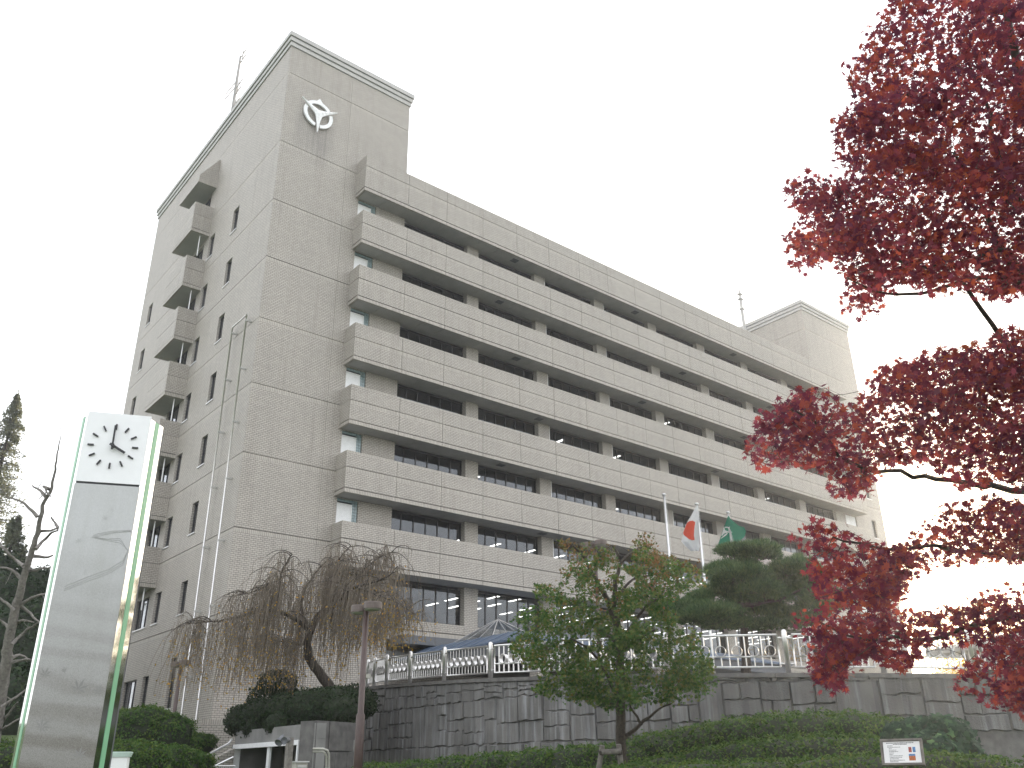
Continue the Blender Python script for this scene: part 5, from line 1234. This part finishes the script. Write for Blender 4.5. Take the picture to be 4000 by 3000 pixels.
for x_, y_, rx, ry in pads:
    D = 28.0 + rng.uniform(-.9, .9); c = at(*ZP(x_, y_), D); wr, hr_ = rx * .5426 * D / FPX, ry * .5426 * D / FPX; n_ = int(80 + 900 * wr * wr)
    q = unit(rng.normal(size=(n_, 3))) * rng.random((n_, 1)) ** .4; q[:, 2] = np.abs(q[:, 2]) * np.where(rng.random(n_) < .8, 1, -.7)
    p = c + q * np.array((wr, wr, hr_ * 1.2)); p[:, 2] += .06 * np.sin(p[:, 0] * 9) * hr_ / .3; TP.append(p); d = q * np.array((.7, .7, .4)) + np.array((0, 0, .9)) + rng.normal(size=(n_, 3)) * .3; TN.append(d); C += list(c + unit(rng.normal(size=(9, 3))) * np.array((wr, wr, hr_)) * .7)
TP, TN = np.concatenate(TP), unit(np.concatenate(TN)); n_ = len(TP); kN = 8
A1 = unit(np.cross(TN, rng.normal(size=(n_, 3)))); A2 = np.cross(TN, A1); V = []
for k in range(kN):
    th = rng.uniform(0, 2 * math.pi, n_)[:, None]; sp_ = rng.uniform(.25, 1.0, n_)[:, None]; d = unit(TN + (A1 * np.cos(th) + A2 * np.sin(th)) * sp_); L_ = rng.uniform(.11, .22, n_)[:, None]; s_ = unit(np.cross(d, rng.normal(size=(n_, 3)))) * .013
    V.append(np.stack([TP - s_, TP + s_, TP + d * L_], 1))
V = np.concatenate(V, 0)
pnb = at(*ZP(1115, 1330), 28); pnb[2] = 4.25
pt = thing('pine_tree', 'cloud-pruned dark green pine with layered pads behind the steel fence', 'tree', tuple(pnb))
pp = lambda x, y, D=28.: at(*ZP(x, y), D)
mb = MB(); grow(mb, [([pnb, pp(1110, 1180), pp(1100, 1050), pp(1075, 900), pp(1080, 820), pp(1110, 740), pp(1140, 690)], .17, .06)], []); mb.build('trunk', M['darkbark'], pt, smooth=True)
mb = MB(); grow(mb, [([pp(1100, 1050), pp(1250, 1020, 27.7), pp(1400, 990, 27.5), pp(1500, 940, 27.4), pp(1580, 900, 27.4)], .08, .03), ([pp(1105, 1120), pp(980, 1080, 28.3), pp(800, 1100, 28.5), pp(640, 1090, 28.6)], .07, .02), ([pp(1080, 880), pp(1000, 870, 28.2), pp(920, 890, 28.4)], .06, .02), ([pp(1090, 950), pp(1250, 900, 28.3), pp(1380, 840, 28.5), pp(1480, 780, 28.6)], .06, .02), ([pp(1110, 740), pp(1060, 730, 27.8), pp(1010, 690, 27.6)], .04, .02)], C, .011, .2)
o = mb.build('branches', M['darkbark'], pt, smooth=True); o['kind'] = 'stuff'
o = link('needles', np_mesh('needles', V.reshape(-1, 3), np.arange(len(V) * 3).reshape(-1, 3), M['needle']), pt); o['kind'] = 'stuff'
print('pine tufts', n_)

# --- weeping cherry above the underpass
cb_ = at(1330, 2700, 33.2); cb_[2] = 3.6
W_ = lambda x, y, D=33.: at(500 + x * .49729, 2200 + y * .49729, D)
limbs = [([cb_, W_(1580, 960), W_(1500, 860), W_(1430, 760), W_(1400, 640), W_(1430, 520), W_(1500, 400), W_(1620, 330)], .24, .12),
         ([W_(1430, 540), W_(1330, 440, 32.6), W_(1200, 390, 32.3), W_(1080, 360, 32.1), W_(960, 390, 32), W_(820, 440, 31.9), W_(600, 465, 31.8), W_(420, 470, 31.8), W_(360, 520, 31.8)], .1, .012),
         ([W_(1190, 385, 32.3), W_(1160, 320, 32.2), W_(1185, 230, 32.2), W_(1185, 140, 32.2), W_(1220, 30, 32.3), W_(1290, -70, 32.4)], .075, .02),
         ([W_(1170, 300, 32.2), W_(1100, 260, 32.), W_(1100, 170, 31.9), W_(1140, 125, 31.9), W_(1060, 200, 31.8), W_(930, 240, 31.7), W_(770, 270, 31.6)], .05, .01),
         ([W_(1430, 560), W_(1350, 330, 34), W_(1400, 180, 34.2), W_(1500, 40, 34.3), W_(1600, -60, 34.3)], .09, .02),
         ([W_(1620, 330), W_(1700, 240, 32.6), W_(1800, 180, 32.4), W_(1950, 150, 32.2), W_(2120, 60, 32)], .1, .015),
         ([W_(1600, 340), W_(1590, 150, 33.3), W_(1650, -30, 33.4), W_(1750, -140, 33.5)], .08, .015),
         ([W_(1700, 240, 32.6), W_(1850, 60, 33.5), W_(1980, -60, 33.8), W_(2080, -90, 34)], .06, .012),
         ([W_(1620, 330), W_(1800, 400, 34.3), W_(1980, 400, 34.6), W_(2130, 420, 34.8)], .07, .012),
         ([W_(1800, 180, 32.4), W_(1950, 250, 31.8), W_(2100, 300, 31.5), W_(2250, 400, 31.3)], .05, .012),
         ([W_(1400, 640), W_(1250, 620, 33.8), W_(1100, 600, 34.4), W_(850, 590, 34.8)], .06, .012)]
ch = thing('weeping_cherry_tree', 'nearly bare weeping cherry with drooping twigs and a few yellow leaves above the underpass', 'tree', tuple(cb_))
mb = MB(); grow(mb, limbs[:1], []); mb.build('trunk', M['bark'], ch, smooth=True)
starts = []
for pts, r0, r1 in limbs[1:]:
    pts = np.array(pts); s_ = np.linspace(.12, 1, 60); L_ = np.concatenate([[0], np.cumsum(np.linalg.norm(np.diff(pts, axis=0), axis=1))]); q = s_ * L_[-1]
    starts += list(np.stack([np.interp(q, L_, pts[:, i]) for i in range(3)], 1))
starts = np.array(starts)
top = []
for k in range(190):                                        # arching shoots over the crown
    p = starts[rng.integers(len(starts))]; a = rng.uniform(0, 2 * math.pi); L_ = rng.uniform(.5, 1.5); tt = np.linspace(0, 1, 7)[:, None]
    pts = p + np.array((math.cos(a), math.sin(a), 0)) * L_ * tt + az * (rng.uniform(.4, 1.1) * tt - rng.uniform(.6, 1.3) * tt ** 2); top.append(pts)
mb = MB(); grow(mb, limbs[1:], [], .01)
for pts in top: mb.tube(pts, np.linspace(.02, .008, len(pts)), 4, cap=False)
o = mb.build('branches', M['bark'], ch, smooth=True); o['kind'] = 'stuff'
allst = np.concatenate([starts] + [q[2:] for q in top]); mb = MB(); LP = []
for k in range(3100):
    p = allst[rng.integers(len(allst))] + rng.normal(size=3) * .08; a = rng.uniform(0, 2 * math.pi); out_ = rng.uniform(.1, .55); ln = rng.uniform(.7, 3.3); ln = min(ln, p[2] - rng.uniform(3.9, 4.8) - (1.6 if project(p)[0] > 1395 else 0))
    if ln < .3: continue
    tt = np.linspace(0, 1, 7)[:, None]; w_ = rng.normal(size=2) * .06
    pts = p + np.array((math.cos(a), math.sin(a), 0)) * out_ * np.sqrt(tt) - az * ln * tt ** 1.25 + np.array((w_[0], w_[1], 0)) * np.sin(tt * 5); pts[:, :2] += np.array((-.18, .05)) * tt * ln * .3
    mb.tube(pts, np.linspace(.0085, .0045, 7), 3, cap=False)
    if rng.random() < .8:
        for q in range(rng.integers(1, 7)): LP.append(pts[rng.integers(2, 7)] + rng.normal(size=3) * .04)
o = mb.build('drooping_twigs', M['twig'], ch); o['kind'] = 'stuff'
LP = np.array(LP); keep = rng.random(len(LP)) < np.clip(1.15 - (LP[:, 2] - 4.5) / 3.6 + np.clip((LP[:, 0] - .5) * .25, -.2, .4), .1, 1); LP = LP[keep]; xx, yy = project(LP)
LPn = rng.normal(size=(len(LP), 3)); LPn[:, 2] *= .4; o = leaves('leaves', LP, LPn, rng.uniform(.06, .12, len(LP)), OVAL, M['gold'], ch, .2); o.location = -ORG[ch.name]
print('cherry leaves', len(LP))

# --- pruned bare tree at the left
B_ = lambda x, y, D=24.: at(x * .66335, 1900 + y * .66335, D)
bb = at(-40, 2960, 24); bb[2] = float(ground_z(bb[0], bb[1]))
limbs = [([bb, B_(-20, 1350), B_(20, 1120), B_(60, 850), B_(110, 650), B_(155, 480), B_(205, 330), B_(240, 180), B_(270, 60), B_(310, 10), B_(330, -120), B_(350, -270), B_(358, -350)], .24, .008)]
for l_ in ([(220, 180), (170, 120), (120, 75), (40, 65)], [(270, 60), (245, 30), (190, -5)], [(215, 270), (280, 265), (340, 245), (355, 235)], [(210, 370), (270, 310), (300, 270), (350, 258)], [(200, 410), (260, 420), (320, 405)], [(170, 495), (240, 485), (310, 475)], [(140, 470), (90, 430), (40, 390), (0, 335), (-40, 320)], [(120, 540), (70, 490), (20, 470), (-30, 480)], [(130, 690), (180, 660), (240, 640), (280, 625)], [(110, 690), (180, 740), (200, 790), (235, 800)], [(80, 730), (30, 670), (-30, 650)], [(60, 850), (20, 800), (-40, 760)], [(100, 800), (130, 785), (200, 800)], [(70, 1010), (110, 985), (190, 1025)], [(60, 1040), (120, 1020), (190, 1020)], [(10, 1300), (70, 1260), (160, 1190)], [(0, 1400), (60, 1330), (105, 1270)], [(-10, 1440), (60, 1400), (150, 1350)], [(70, 930), (140, 850), (240, 800)], [(300, 20), (240, -150 + 130), (300, 60)], [(345, 250), (320, 200), (300, 180)]):
    limbs.append(([B_(x, y, 24 + rng.uniform(-.3, .3)) for x, y in l_], .055, .02))
bt_ = thing('bare_tree', 'pruned bare grey tree with stubby branches beside the clock tower', 'tree', tuple(bb))
mb = MB(); grow(mb, limbs[:1], []); mb.build('trunk', M['greybark'], bt_, smooth=True)
mb = MB(); grow(mb, limbs[1:], [np.array(l[0][-1]) + rng.normal(size=3) * .25 for l in limbs[1:] for _ in range(2)], .008)
o = mb.build('branches', M['greybark'], bt_, smooth=True); o['kind'] = 'stuff'

# --- conifers and dark evergreens behind
def conifer(label, px_top, py_top, D, width, foot, mat, n_, group='conifers behind the clock tower', drop=1.):
    tp_ = at(px_top, py_top, D); H = tp_[2] - foot; t_ = thing('conifer_tree', label, 'tree', (tp_[0], tp_[1], foot), group)
    mb = MB(); mb.tube([(tp_[0], tp_[1], foot), (tp_[0], tp_[1], foot + H * .5), tuple(tp_)], [width * .09, width * .05, .02], 8); mb.build('trunk', M['bark'], t_, smooth=True)
    mb = MB(); P, Nn = [], []
    nb = int(H * 9)
    for k in range(nb):
        f_ = (k + rng.random()) / nb; z = foot + H * (.12 + .87 * f_); R_ = width * (1 - f_) ** .8 * rng.uniform(.6, 1.1) + .15; a = rng.uniform(0, 2 * math.pi); d = np.array((math.cos(a), math.sin(a), 0)); tt = np.linspace(0, 1, 5)[:, None]
        b0 = np.array((tp_[0], tp_[1], z)); pts = b0 + d * R_ * tt + az * (.25 * R_ * tt - .35 * R_ * tt ** 2); mb.tube(pts, np.linspace(.05, .012, 5), 4, cap=False)
        m_ = max(6, int(n_ / nb)); q = rng.uniform(.2, 1.05, m_)[:, None]; side = np.array((-d[1], d[0], 0)); P.append(b0 + d * R_ * q + side * rng.normal(size=(m_, 1)) * .22 * R_ + az * (.25 * R_ * q - .35 * R_ * q ** 2 + rng.normal(size=(m_, 1)) * .14 - rng.random((m_, 1)) * .3)); Nn.append(rng.normal(size=(m_, 3)) + az * .3)
    o = mb.build('branches', M['bark'], t_); o['kind'] = 'stuff'; P, Nn = np.concatenate(P), np.concatenate(Nn)
    o = leaves('foliage', P, Nn, rng.uniform(.08, .22, len(P)), OVAL, mat, t_); o.location = -ORG[t_.name]
conifer('tallest slender conifer rising behind the pruned bare tree', 72, 1530, 62, 4.0, 4., M['cedar'], 24000)
conifer('shorter conifer with brownish sprays below the tallest one', 70, 2010, 50, 3.6, 3.5, M['cedar'], 16000)
conifer('low dense conifer close to the clock tower edge', 175, 2240, 46, 3.2, 3.5, M['cedar'], 14000)
conifer('conifer cut off at the edge behind the bare trunk', -140, 1900, 56, 3.2, 4., M['cedar'], 15000)
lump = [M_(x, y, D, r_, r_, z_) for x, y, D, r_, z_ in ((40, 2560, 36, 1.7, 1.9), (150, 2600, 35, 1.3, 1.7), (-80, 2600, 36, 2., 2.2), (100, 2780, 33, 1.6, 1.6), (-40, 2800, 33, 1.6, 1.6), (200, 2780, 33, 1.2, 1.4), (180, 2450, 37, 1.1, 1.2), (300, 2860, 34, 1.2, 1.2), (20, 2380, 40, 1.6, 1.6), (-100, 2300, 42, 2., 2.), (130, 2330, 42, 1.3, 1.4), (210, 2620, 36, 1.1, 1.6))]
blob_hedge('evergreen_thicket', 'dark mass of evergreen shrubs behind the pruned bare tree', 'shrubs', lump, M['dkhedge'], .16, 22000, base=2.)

# --- background on the right: ginkgo and low annex
conf = at(3770, 2540, 70)
gt_ = thing('ginkgo_tree', 'bright yellow ginkgo seen through the fence behind the red maple', 'tree', (conf[0], conf[1], 4.0))
mb = MB(); mb.tube([(conf[0], conf[1], 4.), (conf[0], conf[1], conf[2])], [.25, .12], 8); mb.build('trunk', M['bark'], gt_)
n_ = 5000; P = conf + rng.normal(size=(n_, 3)) * np.array((1.5, 1.5, 1.7)) - az * .4; o = leaves('leaves', P, rng.normal(size=(n_, 3)), rng.uniform(.12, .25, n_), RHOMB, M['ginkgo'], gt_); o.location = -ORG[gt_.name]
ab = thing('annex_building', 'low grey-roofed annex with pale walls beyond the terrace fence', 'building', (*at(3860, 2600, 60)[:2], 4.0))
a0, a1 = at(3640, 2530, 62), at(4100, 2560, 52); dv_ = (a1 - a0) * (1, 1, 0); L_ = np.linalg.norm(dv_); dv_ /= L_; nv_ = np.array((-dv_[1], dv_[0], 0)); nv_ = nv_ if np.dot(nv_, a0 - CAM) > 0 else -nv_
mb = MB(); c_ = a0 + dv_ * L_ * .62 + nv_ * 4; mb.obox((c_[0], c_[1], 6.2), dv_, nv_, az, L_ * .38, 3.5, 2.2); mb.build('wall', M['concrete'], ab)
mb = MB(); c_ = a0 + dv_ * L_ * .55 + nv_ * 4; mb.obox((c_[0], c_[1], 8.75), dv_, nv_, az, L_ * .55, 4.6, .22); mb.build('roof', M['cornice'], ab)
for k in range(3):
    mb = MB(); c_ = a0 + dv_ * L_ * (.4 + k * .22) + nv_ * .48; mb.obox((c_[0], c_[1], 6.6), dv_, nv_, az, .8, .03, .7); mb.build('window', M['frame'], ab)

# ------------------------------------------------------------------ thin haze volume, added to approximate lens glare and faded distance
mb = MB(); mb.box(-260, 380, -130, 260, -1.0, 66.)
hz = mb.build('haze', []); tag(hz, 'thin bright haze added over the whole scene for lens glare and faded distance', None, None, 'stuff')
m = bpy.data.materials.new('haze'); m.use_nodes = True; t = m.node_tree; t.nodes.clear()
o = N(t, 'ShaderNodeOutputMaterial'); v = N(t, 'ShaderNodeVolumePrincipled'); v.inputs['Density'].default_value = .0008; v.inputs['Color'].default_value = (.97, .98, 1, 1); v.inputs['Anisotropy'].default_value = .65
t.links.new(v.outputs[0], o.inputs['Volume']); hz.data.materials.clear(); hz.data.materials.append(m)
